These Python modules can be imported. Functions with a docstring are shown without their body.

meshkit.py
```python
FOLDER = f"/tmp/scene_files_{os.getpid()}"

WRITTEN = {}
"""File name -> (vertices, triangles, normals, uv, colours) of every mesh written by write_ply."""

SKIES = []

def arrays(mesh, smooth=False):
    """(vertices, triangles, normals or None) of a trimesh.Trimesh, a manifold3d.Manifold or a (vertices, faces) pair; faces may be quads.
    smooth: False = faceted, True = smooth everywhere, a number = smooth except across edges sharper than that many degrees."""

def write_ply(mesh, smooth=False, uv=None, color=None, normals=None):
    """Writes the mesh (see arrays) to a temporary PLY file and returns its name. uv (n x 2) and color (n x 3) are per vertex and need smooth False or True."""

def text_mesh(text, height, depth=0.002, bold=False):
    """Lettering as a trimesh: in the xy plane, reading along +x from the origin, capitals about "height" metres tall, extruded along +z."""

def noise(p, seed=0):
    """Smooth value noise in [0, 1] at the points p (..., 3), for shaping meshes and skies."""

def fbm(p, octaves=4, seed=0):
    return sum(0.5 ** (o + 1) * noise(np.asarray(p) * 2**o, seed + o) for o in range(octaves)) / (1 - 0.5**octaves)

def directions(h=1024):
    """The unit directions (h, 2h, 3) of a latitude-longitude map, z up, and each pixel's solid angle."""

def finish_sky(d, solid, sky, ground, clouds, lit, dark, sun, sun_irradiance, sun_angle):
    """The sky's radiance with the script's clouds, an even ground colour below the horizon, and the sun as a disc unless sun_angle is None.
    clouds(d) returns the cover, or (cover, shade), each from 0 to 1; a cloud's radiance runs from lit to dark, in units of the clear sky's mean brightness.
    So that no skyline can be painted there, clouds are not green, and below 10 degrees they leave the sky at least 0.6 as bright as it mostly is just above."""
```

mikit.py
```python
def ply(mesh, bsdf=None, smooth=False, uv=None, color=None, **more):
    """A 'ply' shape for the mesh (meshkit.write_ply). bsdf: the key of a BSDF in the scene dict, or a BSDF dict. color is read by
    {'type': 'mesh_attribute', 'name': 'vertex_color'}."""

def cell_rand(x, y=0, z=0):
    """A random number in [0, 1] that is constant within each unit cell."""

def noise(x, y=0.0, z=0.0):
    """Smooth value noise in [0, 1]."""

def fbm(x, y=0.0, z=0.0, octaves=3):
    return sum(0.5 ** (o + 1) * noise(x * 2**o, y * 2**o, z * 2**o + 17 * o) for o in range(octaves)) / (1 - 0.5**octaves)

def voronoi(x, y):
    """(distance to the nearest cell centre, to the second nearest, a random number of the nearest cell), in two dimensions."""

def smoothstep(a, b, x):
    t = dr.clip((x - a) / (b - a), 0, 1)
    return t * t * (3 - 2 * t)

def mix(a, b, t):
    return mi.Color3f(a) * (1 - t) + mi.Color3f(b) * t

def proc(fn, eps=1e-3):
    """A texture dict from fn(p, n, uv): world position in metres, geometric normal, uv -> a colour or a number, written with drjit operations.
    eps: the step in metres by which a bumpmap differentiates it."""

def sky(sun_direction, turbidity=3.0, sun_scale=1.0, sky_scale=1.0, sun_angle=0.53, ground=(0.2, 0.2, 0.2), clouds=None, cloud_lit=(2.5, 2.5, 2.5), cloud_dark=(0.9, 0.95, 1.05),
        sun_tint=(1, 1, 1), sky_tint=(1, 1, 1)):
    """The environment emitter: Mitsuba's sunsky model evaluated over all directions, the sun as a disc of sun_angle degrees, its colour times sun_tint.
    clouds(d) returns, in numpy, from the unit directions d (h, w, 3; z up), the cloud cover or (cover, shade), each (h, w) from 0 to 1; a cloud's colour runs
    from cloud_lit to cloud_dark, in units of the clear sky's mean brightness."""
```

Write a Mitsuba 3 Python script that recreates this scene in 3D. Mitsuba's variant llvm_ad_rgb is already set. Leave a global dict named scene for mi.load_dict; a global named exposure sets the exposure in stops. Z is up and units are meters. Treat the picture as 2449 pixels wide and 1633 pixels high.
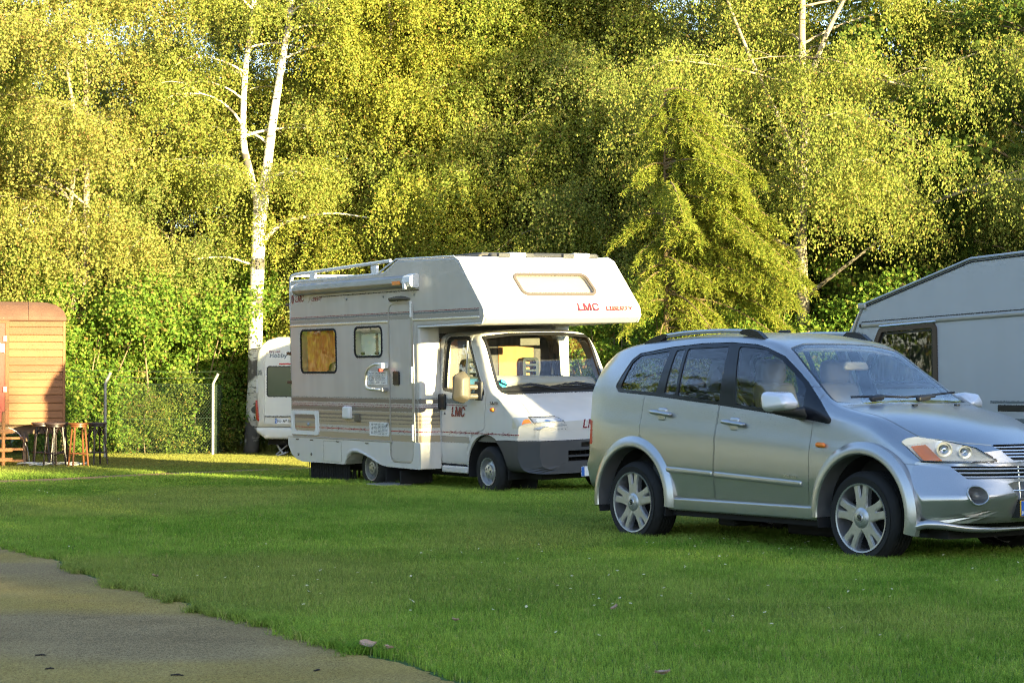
import math, numpy as np, trimesh, mitsuba as mi, drjit as dr, mikit, meshkit
import manifold3d as m3
from shapely.geometry import Polygon, Point
from shapely import affinity
from mikit import noise, fbm, smoothstep, mix, cell_rand
T = mi.ScalarTransform4f
scene, labels = {}, {}

# ------------------------------------------------------------------ camera, sky, exposure
PITCH = 0.0175
scene['camera'] = dict(type='thinlens', fov=29.82, fov_axis='x', near_clip=0.3, far_clip=3000.0, aperture_radius=0.004, focus_distance=18.5,
    to_world=T().look_at(origin=[0, 0, 1.2], target=[0, math.cos(PITCH), 1.2 + math.sin(PITCH)], up=[0, 0, 1]))
SUN_AZ, SUN_EL = 38.5, 8.3
SUN = [math.sin(math.radians(SUN_AZ)) * math.cos(math.radians(SUN_EL)), -math.cos(math.radians(SUN_AZ)) * math.cos(math.radians(SUN_EL)), math.sin(math.radians(SUN_EL))]
scene['sky'] = mikit.sky(SUN, turbidity=3.0, ground=(0.06, 0.07, 0.03), sun_scale=1.05, sky_scale=1.15, sun_tint=(1.0, 1.55, 2.9), sky_tint=(0.76, 0.81, 1.04))
exposure = 4.55

# ------------------------------------------------------------------ materials
def mat(name, color, rough=0.5, metal=0.0, two=False, **kw):
    d = dict(type='principled', roughness=rough, metallic=metal, **kw)
    d['base_color'] = mikit.proc(color) if callable(color) else {'type': 'rgb', 'value': list(color)}
    scene['m_' + name] = dict(type='twosided', inner=d) if two else d
    return name

def leafmat(name, color=None, trans=0.9, rough=0.45):
    c = {'type': 'mesh_attribute', 'name': 'vertex_color'} if color is None else (mikit.proc(color) if callable(color) else {'type': 'rgb', 'value': list(color)})
    scene['m_' + name] = dict(type='principledthin', base_color=c, roughness=rough, diff_trans=trans, spec_trans=0.0, eta=1.4)
    return name

def grime(c, amount=0.12, s=3.0):
    def fn(p, n, uv):
        k = fbm(p.x * s, p.y * s, p.z * s, 3)
        st = fbm(p.x * 9, p.y * 9, p.z * 0.9, 2)
        return mi.Color3f(c) * (1 - amount * (0.6 * k + 0.6 * st))
    return fn

mat('white_paint', grime((0.53, 0.485, 0.43), 0.18), 0.3, clearcoat=0.4, clearcoat_gloss=0.9)
mat('white_gelcoat', grime((0.64, 0.61, 0.565), 0.14, 2), 0.35, clearcoat=0.3)
mat('white_trim', (0.74, 0.73, 0.70), 0.4)
mat('grey_plastic', grime((0.065, 0.065, 0.068), 0.3, 5), 0.55)
mat('beige_plastic', grime((0.14, 0.12, 0.088), 0.3, 6), 0.5)
mat('black_plastic', (0.015, 0.015, 0.016), 0.4)
mat('black_gloss', (0.01, 0.01, 0.011), 0.12)
mat('rubber', grime((0.017, 0.0165, 0.016), 0.4, 14), 0.8)
mat('under', (0.012, 0.012, 0.012), 0.9)
mat('alu', (0.72, 0.72, 0.73), 0.33, 0.9)
mat('alu_dull', grime((0.50, 0.49, 0.47), 0.25, 6), 0.45, 0.75)
mat('chrome', (0.85, 0.85, 0.86), 0.12, 1.0)
mat('galvanised', grime((0.50, 0.48, 0.44), 0.25, 9), 0.5, 0.2)
mat('wheel_silver', (0.50, 0.50, 0.51), 0.32, 0.75)
mat('stripe_brown', (0.19, 0.155, 0.125), 0.4)
mat('stripe_slate', (0.13, 0.15, 0.16), 0.4)
mat('stripe_tan', (0.40, 0.31, 0.20), 0.4)
mat('stripe_taupe', (0.30, 0.27, 0.225), 0.4)
mat('wine_red', (0.20, 0.025, 0.035), 0.4)
mat('red', (0.45, 0.03, 0.02), 0.35)
mat('amber', (0.85, 0.22, 0.02), 0.18, clearcoat=1.0)
mat('lamp_red', (0.5, 0.02, 0.015), 0.15, clearcoat=1.0)
mat('lamp_clear', (0.75, 0.76, 0.78), 0.15, 0.5, clearcoat=1.0)
mat('curtain_orange', lambda p, n, uv: mix((0.92, 0.44, 0.15), (0.70, 0.28, 0.08), fbm(p.x * 4, p.y * 4, p.z * 2, 3)), 0.9, two=True)
mat('curtain_cream', (0.90, 0.84, 0.68), 0.9, two=True)
mat('curtain_dark', lambda p, n, uv: mix((0.05, 0.045, 0.045), (0.16, 0.14, 0.135), fbm(p.x * 22, p.y * 22, p.z * 1.5, 2)), 0.9, two=True)
mat('lamp_glass', (0.46, 0.47, 0.48), 0.18, 0.6, clearcoat=1.0)
mat('bronze', (0.12, 0.095, 0.08), 0.5)
mat('silver_sky_lit', (0.72, 0.72, 0.73), 0.25, 0.4, clearcoat=1.0)  # lighter silver: sky reflection on the car mirrors put into the colour
mat('lining', (0.17, 0.155, 0.125), 0.9)
mat('blind', (0.52, 0.42, 0.31), 0.8, two=True)
mat('wood_interior', lambda p, n, uv: mix((0.55, 0.27, 0.08), (0.38, 0.17, 0.05), fbm(p.x * 14, p.y * 14, p.z * 1.2, 3)), 0.4)
mat('seat_dark', (0.035, 0.04, 0.042), 0.8)
mat('seat_blue', lambda p, n, uv: mix((0.05, 0.16, 0.28), (0.25, 0.08, 0.05), smoothstep(0.62, 0.7, fbm(p.x * 16, p.y * 16, p.z * 16, 2))), 0.9)
mat('seat_red', (0.13, 0.045, 0.03), 0.9)
mat('leather_beige', (0.30, 0.26, 0.20), 0.5)
mat('dash', (0.20, 0.195, 0.18), 0.5)
mat('dash_tan', (0.36, 0.32, 0.25), 0.6)
mat('plate_white', (0.80, 0.80, 0.78), 0.4)
mat('plate_yellow', (0.85, 0.50, 0.03), 0.4)
mat('plate_blue', (0.02, 0.12, 0.45), 0.4)
mat('plate_black', (0.02, 0.02, 0.02), 0.5)
mat('teal', (0.06, 0.62, 0.55), 0.4)
mat('green_bright', (0.1, 0.5, 0.2), 0.4)

def silver_fn(p, n, uv):
    return mi.Color3f(0.45, 0.452, 0.45) * (0.94 + 0.12 * cell_rand(p.x * 420, p.y * 420, p.z * 420))
mat('silver_paint', silver_fn, 0.25, 0.78, clearcoat=1.0, clearcoat_gloss=0.97)

def glass(name, tint):
    scene['m_' + name] = dict(type='thindielectric', int_ior=1.5, specular_transmittance={'type': 'rgb', 'value': list(tint)})
    return name
glass('glass_clear', (0.88, 0.92, 0.89)); glass('glass_tint', (0.30, 0.34, 0.32)); glass('glass_amber', (0.90, 0.78, 0.62)); glass('lens', (0.95, 0.95, 0.95)); glass('glass_green', (0.34, 0.40, 0.33))

# ------------------------------------------------------------------ helpers
def num(key):
    if key not in scene and key not in labels and not any(k.startswith(key + '__') for k in NAMES):
        NAMES.add(key); return key
    i = 1
    while f'{key}_{i:03d}' in NAMES or f'{key}_{i:03d}' in scene: i += 1
    k = f'{key}_{i:03d}'; NAMES.add(k); return k
NAMES = set()
def uniq(key):
    if key not in NAMES:
        NAMES.add(key); return key
    i = CNT.get(key, 1)
    while f'{key}_{i:03d}' in NAMES: i += 1
    CNT[key] = i + 1
    k = f'{key}_{i:03d}'; NAMES.add(k); return k
CNT = {}
def thing(name, label, cat, group=None, kind=None):
    k = uniq(name); labels[k] = {'label': label, 'category': cat}
    if group: labels[k]['group'] = group
    if kind: labels[k]['kind'] = kind
    return k
def put(parent, name, mesh, bsdf, smooth=30, M=None, label=None, stuff=False, **kw):
    k = uniq(f'{parent}__{name}' if parent else name)
    scene[k] = shape(mesh, bsdf, smooth, M, **kw)
    if label or stuff:
        labels[k] = {}
        if label: labels[k]['label'] = label
        if stuff: labels[k]['kind'] = 'stuff'
    return k
def shape(mesh, bsdf, smooth=30, M=None, **kw):
    d = mikit.ply(mesh, 'm_' + bsdf, smooth=smooth, **kw)
    if M is not None: d['to_world'] = T(np.asarray(M, float))
    return d
def structure(name, mesh, bsdf, smooth=False, label=None, **kw):
    k = uniq(name); scene[k] = shape(mesh, bsdf, smooth, **kw); labels[k] = {'kind': 'structure', 'label': label or name.replace('_', ' ')}
    return k

class Frame:
    """local x forward, y left, z up"""
    def __init__(s, O, a, slope=False, roll=0.0):
        a = math.radians(a)
        h, l = np.array([math.cos(a), -math.sin(a), 0.0]), np.array([math.sin(a), math.cos(a), 0.0])
        if slope:
            h[2], l[2] = -0.0125 * h[1], -0.0125 * l[1]
            h /= np.linalg.norm(h); l -= h * (l @ h); l /= np.linalg.norm(l)
        u = np.cross(h, l); r = math.radians(roll)
        l, u = l * math.cos(r) + u * math.sin(r), u * math.cos(r) - l * math.sin(r)
        s.M = np.eye(4); s.M[:3, 0], s.M[:3, 1], s.M[:3, 2], s.M[:3, 3] = h, l, u, O
    def w(s, *p): return (s.M @ np.array([*p, 1.0]))[:3]

def gz(x, y): return -0.0125 * np.clip(y, 0, 62)

def tri(mesh):
    if isinstance(mesh, m3.Manifold):
        m = mesh.to_mesh(); return trimesh.Trimesh(m.vert_properties[:, :3], m.tri_verts, process=False)
    return mesh
def man(mesh):
    if isinstance(mesh, m3.Manifold): return mesh
    mesh = mesh.copy(); mesh.merge_vertices()
    return m3.Manifold(m3.Mesh(np.asarray(mesh.vertices, np.float32), np.asarray(mesh.faces, np.uint32)))
def cat(*ms):
    return trimesh.util.concatenate([tri(m) for m in ms])
def box(x0, x1, y0, y1, z0, z1): return m3.Manifold.cube([x1 - x0, y1 - y0, z1 - z0]).translate([x0, y0, z0])
def hull_spheres(pts, r, n=12):
    s = m3.Manifold.sphere(1.0, n)
    rs = np.broadcast_to(r, (len(pts),))
    return m3.Manifold.batch_hull([s.scale([q, q, q]).translate(list(map(float, p))) for p, q in zip(pts, rs)])
def rbox(x0, x1, y0, y1, z0, z1, r=0.01, n=12):
    return hull_spheres([(x, y, z) for x in (x0 + r, x1 - r) for y in (y0 + r, y1 - r) for z in (z0 + r, z1 - r)], r, n)
def cs(poly):
    if hasattr(poly, 'exterior'):
        return m3.CrossSection([list(map(tuple, np.array(poly.exterior.coords)[:-1]))] + [list(map(tuple, np.array(i.coords)[:-1])) for i in poly.interiors], m3.FillRule.EvenOdd)
    return m3.CrossSection([[tuple(map(float, p)) for p in poly]], m3.FillRule.EvenOdd)
def prism_y(poly, y0, y1):   # poly in (x, z)
    return cs(poly).extrude(y1 - y0).transform(np.array([[1, 0, 0, 0], [0, 0, -1, y1], [0, 1, 0, 0]], float))
def prism_x(poly, x0, x1):   # poly in (y, z)
    return cs(poly).extrude(x1 - x0).transform(np.array([[0, 0, 1, x0], [1, 0, 0, 0], [0, 1, 0, 0]], float))
def prism_z(poly, z0, z1): return cs(poly).extrude(z1 - z0).translate([0, 0, z0])
def rrect(a0, a1, b0, b1, r, n=5):
    return Polygon([(a0, b0), (a1, b0), (a1, b1), (a0, b1)]).buffer(-r).buffer(r, quad_segs=n)
def rpoly(pts, r, n=5):
    return Polygon(pts).buffer(-r).buffer(r, quad_segs=n)
def tube(pts, r, n=8, cap=True):
    p = np.asarray(pts, float); rr = np.broadcast_to(r, (len(p),)).astype(float)
    t = np.gradient(p, axis=0); t /= np.linalg.norm(t, axis=1, keepdims=True) + 1e-12
    ref = np.array([0, 0, 1.0]) if abs(t[0][2]) < 0.85 else np.array([1.0, 0, 0])
    V = []; a = np.cross(t[0], ref); a /= np.linalg.norm(a)
    ang = np.arange(n) * 2 * np.pi / n
    for i in range(len(p)):
        a = a - t[i] * (a @ t[i]); a /= np.linalg.norm(a) + 1e-12; b = np.cross(t[i], a)
        V.append(p[i] + rr[i] * (np.cos(ang)[:, None] * a + np.sin(ang)[:, None] * b))
    V = np.vstack(V); F = []
    for i in range(len(p) - 1):
        for j in range(n):
            k = (j + 1) % n
            F += [[i * n + j, i * n + k, (i + 1) * n + k], [i * n + j, (i + 1) * n + k, (i + 1) * n + j]]
    if cap:
        c0, c1 = len(V), len(V) + 1; V = np.vstack([V, p[0], p[-1]]); e = (len(p) - 1) * n
        for j in range(n):
            k = (j + 1) % n; F += [[c0, k, j], [c1, e + j, e + k]]
    return trimesh.Trimesh(V, F, process=False)
def smooth_path(pts, n=6):
    """Catmull-Rom through the points"""
    p = np.asarray(pts, float); q = np.vstack([2 * p[0] - p[1], p, 2 * p[-1] - p[-2]]); out = []
    for i in range(1, len(q) - 2):
        for s in np.linspace(0, 1, n, endpoint=False):
            out.append(0.5 * (2 * q[i] + (q[i + 1] - q[i - 1]) * s + (2 * q[i - 1] - 5 * q[i] + 4 * q[i + 1] - q[i + 2]) * s**2 + (3 * q[i] - q[i - 1] - 3 * q[i + 1] + q[i + 2]) * s**3))
    return np.vstack([out, p[-1:]])
def lathe_y(profile, n=40, a0=0.0, a1=2 * np.pi):
    """profile rows (r, y); revolved about the y axis; angle in the x-z plane"""
    pr = np.asarray(profile, float); full = abs(a1 - a0 - 2 * np.pi) < 1e-6
    ang = np.linspace(a0, a1, n + (not full), endpoint=not full); m = len(pr); k = len(ang)
    V = np.stack([pr[None, :, 0] * np.cos(ang)[:, None], np.broadcast_to(pr[None, :, 1], (k, m)), pr[None, :, 0] * np.sin(ang)[:, None]], -1).reshape(-1, 3)
    F = []
    for i in range(k if full else k - 1):
        j = (i + 1) % k
        for q in range(m - 1):
            F += [[i * m + q, i * m + q + 1, j * m + q + 1], [i * m + q, j * m + q + 1, j * m + q]]
    return trimesh.Trimesh(V, F, process=False)
def moved(mesh, dx=0, dy=0, dz=0):
    if isinstance(mesh, m3.Manifold): return mesh.translate([dx, dy, dz])
    m = mesh.copy(); m.apply_translation([dx, dy, dz]); return m
def text(s, height, origin, xdir, updir, depth=0.003, shear=0.0, bold=True, squeeze=1.0):
    m = meshkit.text_mesh(s, height, depth, bold); v = np.array(m.vertices)
    v[:, 0] = v[:, 0] * squeeze + shear * v[:, 1]
    X, U = np.asarray(xdir, float), np.asarray(updir, float); N = np.cross(X, U)
    m.vertices = np.asarray(origin) + v[:, :1] * X + v[:, 1:2] * U + v[:, 2:] * N
    return m

# ------------------------------------------------------------------ ground, road, path
def ground_fn(p, n, uv):
    a = fbm(p.x * 0.6, p.y * 0.6, 0, 3); b = noise(p.x * 40, p.y * 40, 0)
    dry = smoothstep(28.0, 36.0, p.y + 2.5 * a)
    g = mix((0.040, 0.075, 0.016), (0.06, 0.10, 0.02), a)
    d = mix((0.17, 0.13, 0.05), (0.12, 0.115, 0.035), a)
    return mix(g, d, dry * 0.8) * (0.7 + 0.5 * b)
mat('soil', ground_fn, 0.95)
def path_fn(p, n, uv):
    a = fbm(p.x * 1.2, p.y * 1.2, 0, 3); b = noise(p.x * 60, p.y * 60, 0)
    return mix((0.17, 0.095, 0.05), (0.26, 0.16, 0.085), a) * (0.75 + 0.4 * b)
mat('dirt', path_fn, 0.95)
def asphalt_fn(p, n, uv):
    yellow_mix = smoothstep(0.30, 0.70, fbm(p.x * 0.42 + 3.1, p.y * 0.9 + 1.7, 0, 3) - 0.05 * smoothstep(-1.0, 1.0, p.x + 0.62 * p.y - 6))  # broad yellow patches mixed into the asphalt colour
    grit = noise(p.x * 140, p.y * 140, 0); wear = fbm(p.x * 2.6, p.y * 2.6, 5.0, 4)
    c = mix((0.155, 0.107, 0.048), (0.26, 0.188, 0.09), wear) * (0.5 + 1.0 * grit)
    return mix(c, mi.Color3f(0.40, 0.285, 0.025) * (0.6 + 0.6 * grit), yellow_mix * 0.4)
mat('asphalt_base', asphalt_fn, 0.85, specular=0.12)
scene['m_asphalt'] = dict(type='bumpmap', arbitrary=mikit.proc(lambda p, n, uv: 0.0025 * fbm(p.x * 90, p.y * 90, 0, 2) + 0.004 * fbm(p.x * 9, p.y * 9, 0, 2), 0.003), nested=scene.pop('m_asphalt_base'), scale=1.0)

ys = np.r_[np.linspace(-120, -10, 12), np.linspace(-6, 62, 70), 80, 120, 200, 400, 900]
xs = np.r_[-900, -300, -120, -70, np.linspace(-44, 44, 45), 70, 120, 300, 900]
X, Y = np.meshgrid(xs, ys); V = np.stack([X, Y, gz(X, Y)], -1).reshape(-1, 3); nx = len(xs)
F = [[j * nx + i, j * nx + i + 1, (j + 1) * nx + i + 1, (j + 1) * nx + i] for j in range(len(ys) - 1) for i in range(nx - 1)]
structure('ground', (V, np.array(F)), 'soil', True, 'meadow ground under the campsite lawn')

def sheet(poly, dz, step=0.5):
    x0, y0, x1, y1 = poly.bounds; P = []
    from shapely import box as sbox
    parts = []
    for yy in np.arange(math.floor(y0 / 2) * 2, y1, 2.0):
        g = poly.intersection(sbox(x0 - 1, yy, x1 + 1, yy + 2.0))
        for q in getattr(g, 'geoms', [g]):
            if q.geom_type == 'Polygon' and q.area > 1e-4:
                v, f = trimesh.creation.triangulate_polygon(q, engine='earcut'); parts.append(trimesh.Trimesh(np.c_[v, gz(v[:, 0], v[:, 1]) + dz], f, process=False))
    m = trimesh.util.concatenate(parts)
    if m.face_normals[:, 2].mean() < 0: m.invert()
    return m
from shapely import box as sbox0
EDGE = smooth_path([(-12, 29.5), (-8.2, 22.6), (-5.6, 18.1), (-4.25, 16.01), (-3.0, 13.4), (-1.96, 11.4), (-1.33, 10.25), (-0.87, 9.46), (-0.24, 8.16), (0.35, 6.9), (0.9, 5.4), (1.3, 3.5), (1.5, 0), (1.2, -8)], 6)
rng = np.random.default_rng(5)
EDGE = EDGE + np.c_[meshkit.noise(EDGE[:, [0, 1, 1]] * 2.3, 3) - 0.5, meshkit.noise(EDGE[:, [0, 1, 1]] * 2.1, 7) - 0.5] * 0.16
EDGE = np.stack([np.interp(np.linspace(0, len(EDGE) - 1, 600), np.arange(len(EDGE)), EDGE[:, k]) for k in (0, 1)], 1); EDGE = EDGE + np.c_[meshkit.noise(EDGE[:, [0, 1, 1]] * 9, 13) - 0.5, meshkit.noise(EDGE[:, [0, 1, 1]] * 8, 17) - 0.5] * 0.09
ROAD = Polygon(np.vstack([EDGE, [(-16, -8), (-16, 29.5)]])).buffer(0)
structure('road', sheet(ROAD, 0.004), 'asphalt', False, 'grey asphalt lane with yellow patches')
PATH = Polygon(smooth_path([(-12.5, 24.2), (-7.3, 27.2), (-5.6, 29.9), (-4.2, 31.8), (-3.0, 33.2), (0, 36.5)], 5).tolist() + smooth_path([(0.3, 37.6), (-3.1, 34.2), (-4.6, 32.5), (-6.0, 30.7), (-7.7, 28.3), (-12.5, 26.4)], 5).tolist()).buffer(0)
structure('dirt_path', sheet(PATH, 0.004), 'dirt', False, 'bare brown earth path across the lawn')

# ------------------------------------------------------------------ grass
def grass_fn(p, n, uv):
    a = fbm(p.x * 0.9, p.y * 0.9, 0, 3); b = cell_rand(p.x * 55, p.y * 55, 0); e = fbm(p.x * 0.25 + 9, p.y * 0.25, 3, 2)
    g = mix((0.17, 0.31, 0.038), (0.315, 0.445, 0.072), smoothstep(0.25, 0.75, 0.65 * a + 0.35 * noise(p.x * 4.2, p.y * 4.2, 0)))
    g = mix(g, (0.36, 0.35, 0.10), smoothstep(0.5, 0.75, e) * 0.5)
    g = mix(g, (0.36, 0.32, 0.12), smoothstep(0.90, 0.97, b) * 0.7)
    dry = smoothstep(29.0, 35.0, p.y + 3.0 * (a - 0.4)) * 0.75
    return mix(g, mix((0.36, 0.27, 0.08), (0.24, 0.24, 0.06), b), dry) * (0.7 + 0.6 * b)
leafmat('grass_blade', grass_fn, 0.7, 0.5)

def blades(xy, h, w, rng, lean=0.5, base_z=None):
    n = len(xy); az = rng.uniform(0, 2 * np.pi, n); fa = rng.uniform(0, 2 * np.pi, n)
    h = h * rng.uniform(0.55, 1.25, n); ln = lean * rng.uniform(0.15, 1.0, n) * h
    d = np.c_[np.cos(az), np.sin(az), np.zeros(n)]; s = np.c_[np.cos(fa), np.sin(fa), np.zeros(n)] * (w * rng.uniform(0.7, 1.3, n))[:, None] / 2
    b = np.c_[xy, np.zeros(n) if base_z is None else base_z]
    mid = b + d * (0.3 * ln)[:, None]; mid[:, 2] += 0.55 * h
    tip = b + d * ln[:, None]; tip[:, 2] += h * (1 - 0.25 * (ln / h))
    V = np.stack([b - s, b + s, mid + s * 0.8, mid - s * 0.8, tip], 1).reshape(-1, 3)
    o = np.arange(n)[:, None] * 5
    F = np.stack([o + [0, 1, 2], o + [0, 2, 3], o + [3, 2, 4]], 1).reshape(-1, 3)
    return V, F
GSC = 1.0
def grass_group(name, n, h, w, seed):
    rng = np.random.default_rng(seed); V, F = blades(rng.uniform(-0.53, 0.53, (n, 2)), h, w, rng)
    scene[name] = {'type': 'shapegroup', 'blades': shape((V, F), 'grass_blade', False)}
for i in range(3):
    grass_group(f'turf_near_{i}', 7500, 0.046, 0.0042, 20 + i); grass_group(f'turf_mid_{i}', 3600, 0.050, 0.006, 30 + i); grass_group(f'turf_far_{i}', 1500, 0.060, 0.010, 40 + i)
from shapely.prepared import prep
KEEP = ROAD.buffer(0.02).union(PATH); HARD = prep(KEEP); rng = np.random.default_rng(11); gi = 0; edge_xy = []
labels['grass'] = {'label': 'mown green lawn grass', 'category': 'grass', 'kind': 'stuff'}
from shapely import box as sbox, contains_xy
for yy in range(5, 47):
    for xx in range(-16, 17):
        if abs(xx + 0.5) > 0.272 * (yy + 1) + 1.3 or yy < 6: continue
        cell = sbox(xx, yy, xx + 1, yy + 1)
        if KEEP.contains(cell): continue
        if HARD.intersects(cell):
            n = 7500 if yy < 15 else 3600 if yy < 27 else 1600
            q = rng.uniform(0, 1, (n, 2)) + [xx, yy]; edge_xy.append(q[~contains_xy(KEEP, q[:, 0], q[:, 1])]); continue
        z = 'near' if yy < 15 else 'mid' if yy < 27 else 'far'
        gi += 1; c, s = [(1, 0), (0, 1), (-1, 0), (0, -1)][rng.integers(4)]
        M = np.array([[c, -s, 0, xx + 0.5], [s, c, 0, yy + 0.5], [0, 0, 1, 0], [0, 0, 0, 1.0]]); M[2, :2] = (0, -0.0125); M[2, 3] = gz(0, yy + 0.5); M[2, 0], M[2, 1] = -0.0125 * s, -0.0125 * c
        M[:3, 2] *= rng.uniform(0.85, 1.2)
        scene[f'grass__{gi:03d}'] = {'type': 'instance', 'g': {'type': 'ref', 'id': f'turf_{z}_{rng.integers(3)}'}, 'to_world': T(M)}
q = np.vstack(edge_xy); far = q[:, 1] > 22
parts = [blades(q[~far], 0.05, 0.0045, rng, base_z=gz(0, q[~far][:, 1])), blades(q[far], 0.05, 0.007, rng, base_z=gz(0, q[far][:, 1]))]
# ragged longer tufts that hang over the asphalt edge and round the tyres, the fence and the stools
L = EDGE[(EDGE[:, 1] > 5) & (EDGE[:, 1] < 24)]; k = rng.integers(0, len(L) - 1, 3200); t = rng.uniform(0, 1, (3200, 1))
cc = L[k] * (1 - t) + L[k + 1] * t + rng.normal(0, 0.05, (3200, 2)) + [0.01, 0.01]
cc = cc[meshkit.noise(np.c_[cc * 1.7, np.zeros(len(cc))], 5) > 0.42]
q = np.repeat(cc, 16, 0) + rng.normal(0, 0.022, (len(cc) * 16, 2)); parts.append(blades(q, 0.065, 0.0045, rng, 1.5, gz(0, q[:, 1])))
def tufts(c, n, spread, h, w, lean=0.7):
    q = np.repeat(np.asarray(c, float), n, 0) + rng.normal(0, spread, (len(c) * n, 2)); q = q[~contains_xy(KEEP, q[:, 0], q[:, 1])]; parts.append(blades(q, h, w, rng, lean, gz(0, q[:, 1])))
tufts(np.c_[rng.uniform(-16, 5, 420), np.zeros(420)] * [1, 0] + np.c_[np.zeros(420), 42.6 + rng.normal(0, 0.35, 420)], 22, 0.1, 0.34, 0.012)
tufts(np.c_[rng.uniform(-2.5, 4.5, 260), rng.uniform(21.0, 27.5, 260)], 14, 0.05, 0.10, 0.006)
tufts(np.c_[rng.uniform(-3.5, 6.0, 420), rng.uniform(8, 21, 420)], 9, 0.03, 0.045, 0.020, 1.8)
tufts(np.c_[rng.uniform(-4, 6.0, 500), rng.uniform(8, 22, 500)], 3, 0.04, 0.10, 0.0035, 0.5)
tufts(np.c_[rng.uniform(-4, 6.0, 260), rng.uniform(8, 24, 260)], 40, 0.06, 0.062, 0.005, 0.9)
V = np.vstack([p[0] for p in parts]); o = np.cumsum([0] + [len(p[0]) for p in parts]); F = np.vstack([p[1] + a for p, a in zip(parts, o)])
scene['grass__edge'] = shape((V, F), 'grass_blade', False)

# daisies and fallen leaves
mat('petal', (0.85, 0.85, 0.80), 0.7, two=True); mat('petal_centre', (0.75, 0.5, 0.05), 0.7, two=True)
a = np.arange(24) * np.pi / 12; r = np.where(np.arange(24) % 2, 0.0125, 0.006)
pv = np.vstack([np.c_[r * np.cos(a), r * np.sin(a), 0.003 + 0 * a], [[0, 0, 0]]]); pf = [[i, (i + 1) % 24, 24] for i in range(24)]
daisy_ply = shape((pv, np.array(pf)), 'petal', False)
a = np.arange(10) * np.pi / 5; cv = np.vstack([np.c_[0.004 * np.cos(a), 0.004 * np.sin(a), 0.004 + 0 * a], [[0, 0, 0.006]]])
eye_ply = shape((cv, np.array([[i, (i + 1) % 10, 10] for i in range(10)])), 'petal_centre', False)
stem_ply = shape(tube([(0, 0, -0.06), (0.002, 0, -0.02), (0, 0, 0.001)], 0.0012, 4), 'grass_blade', False)
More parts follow.
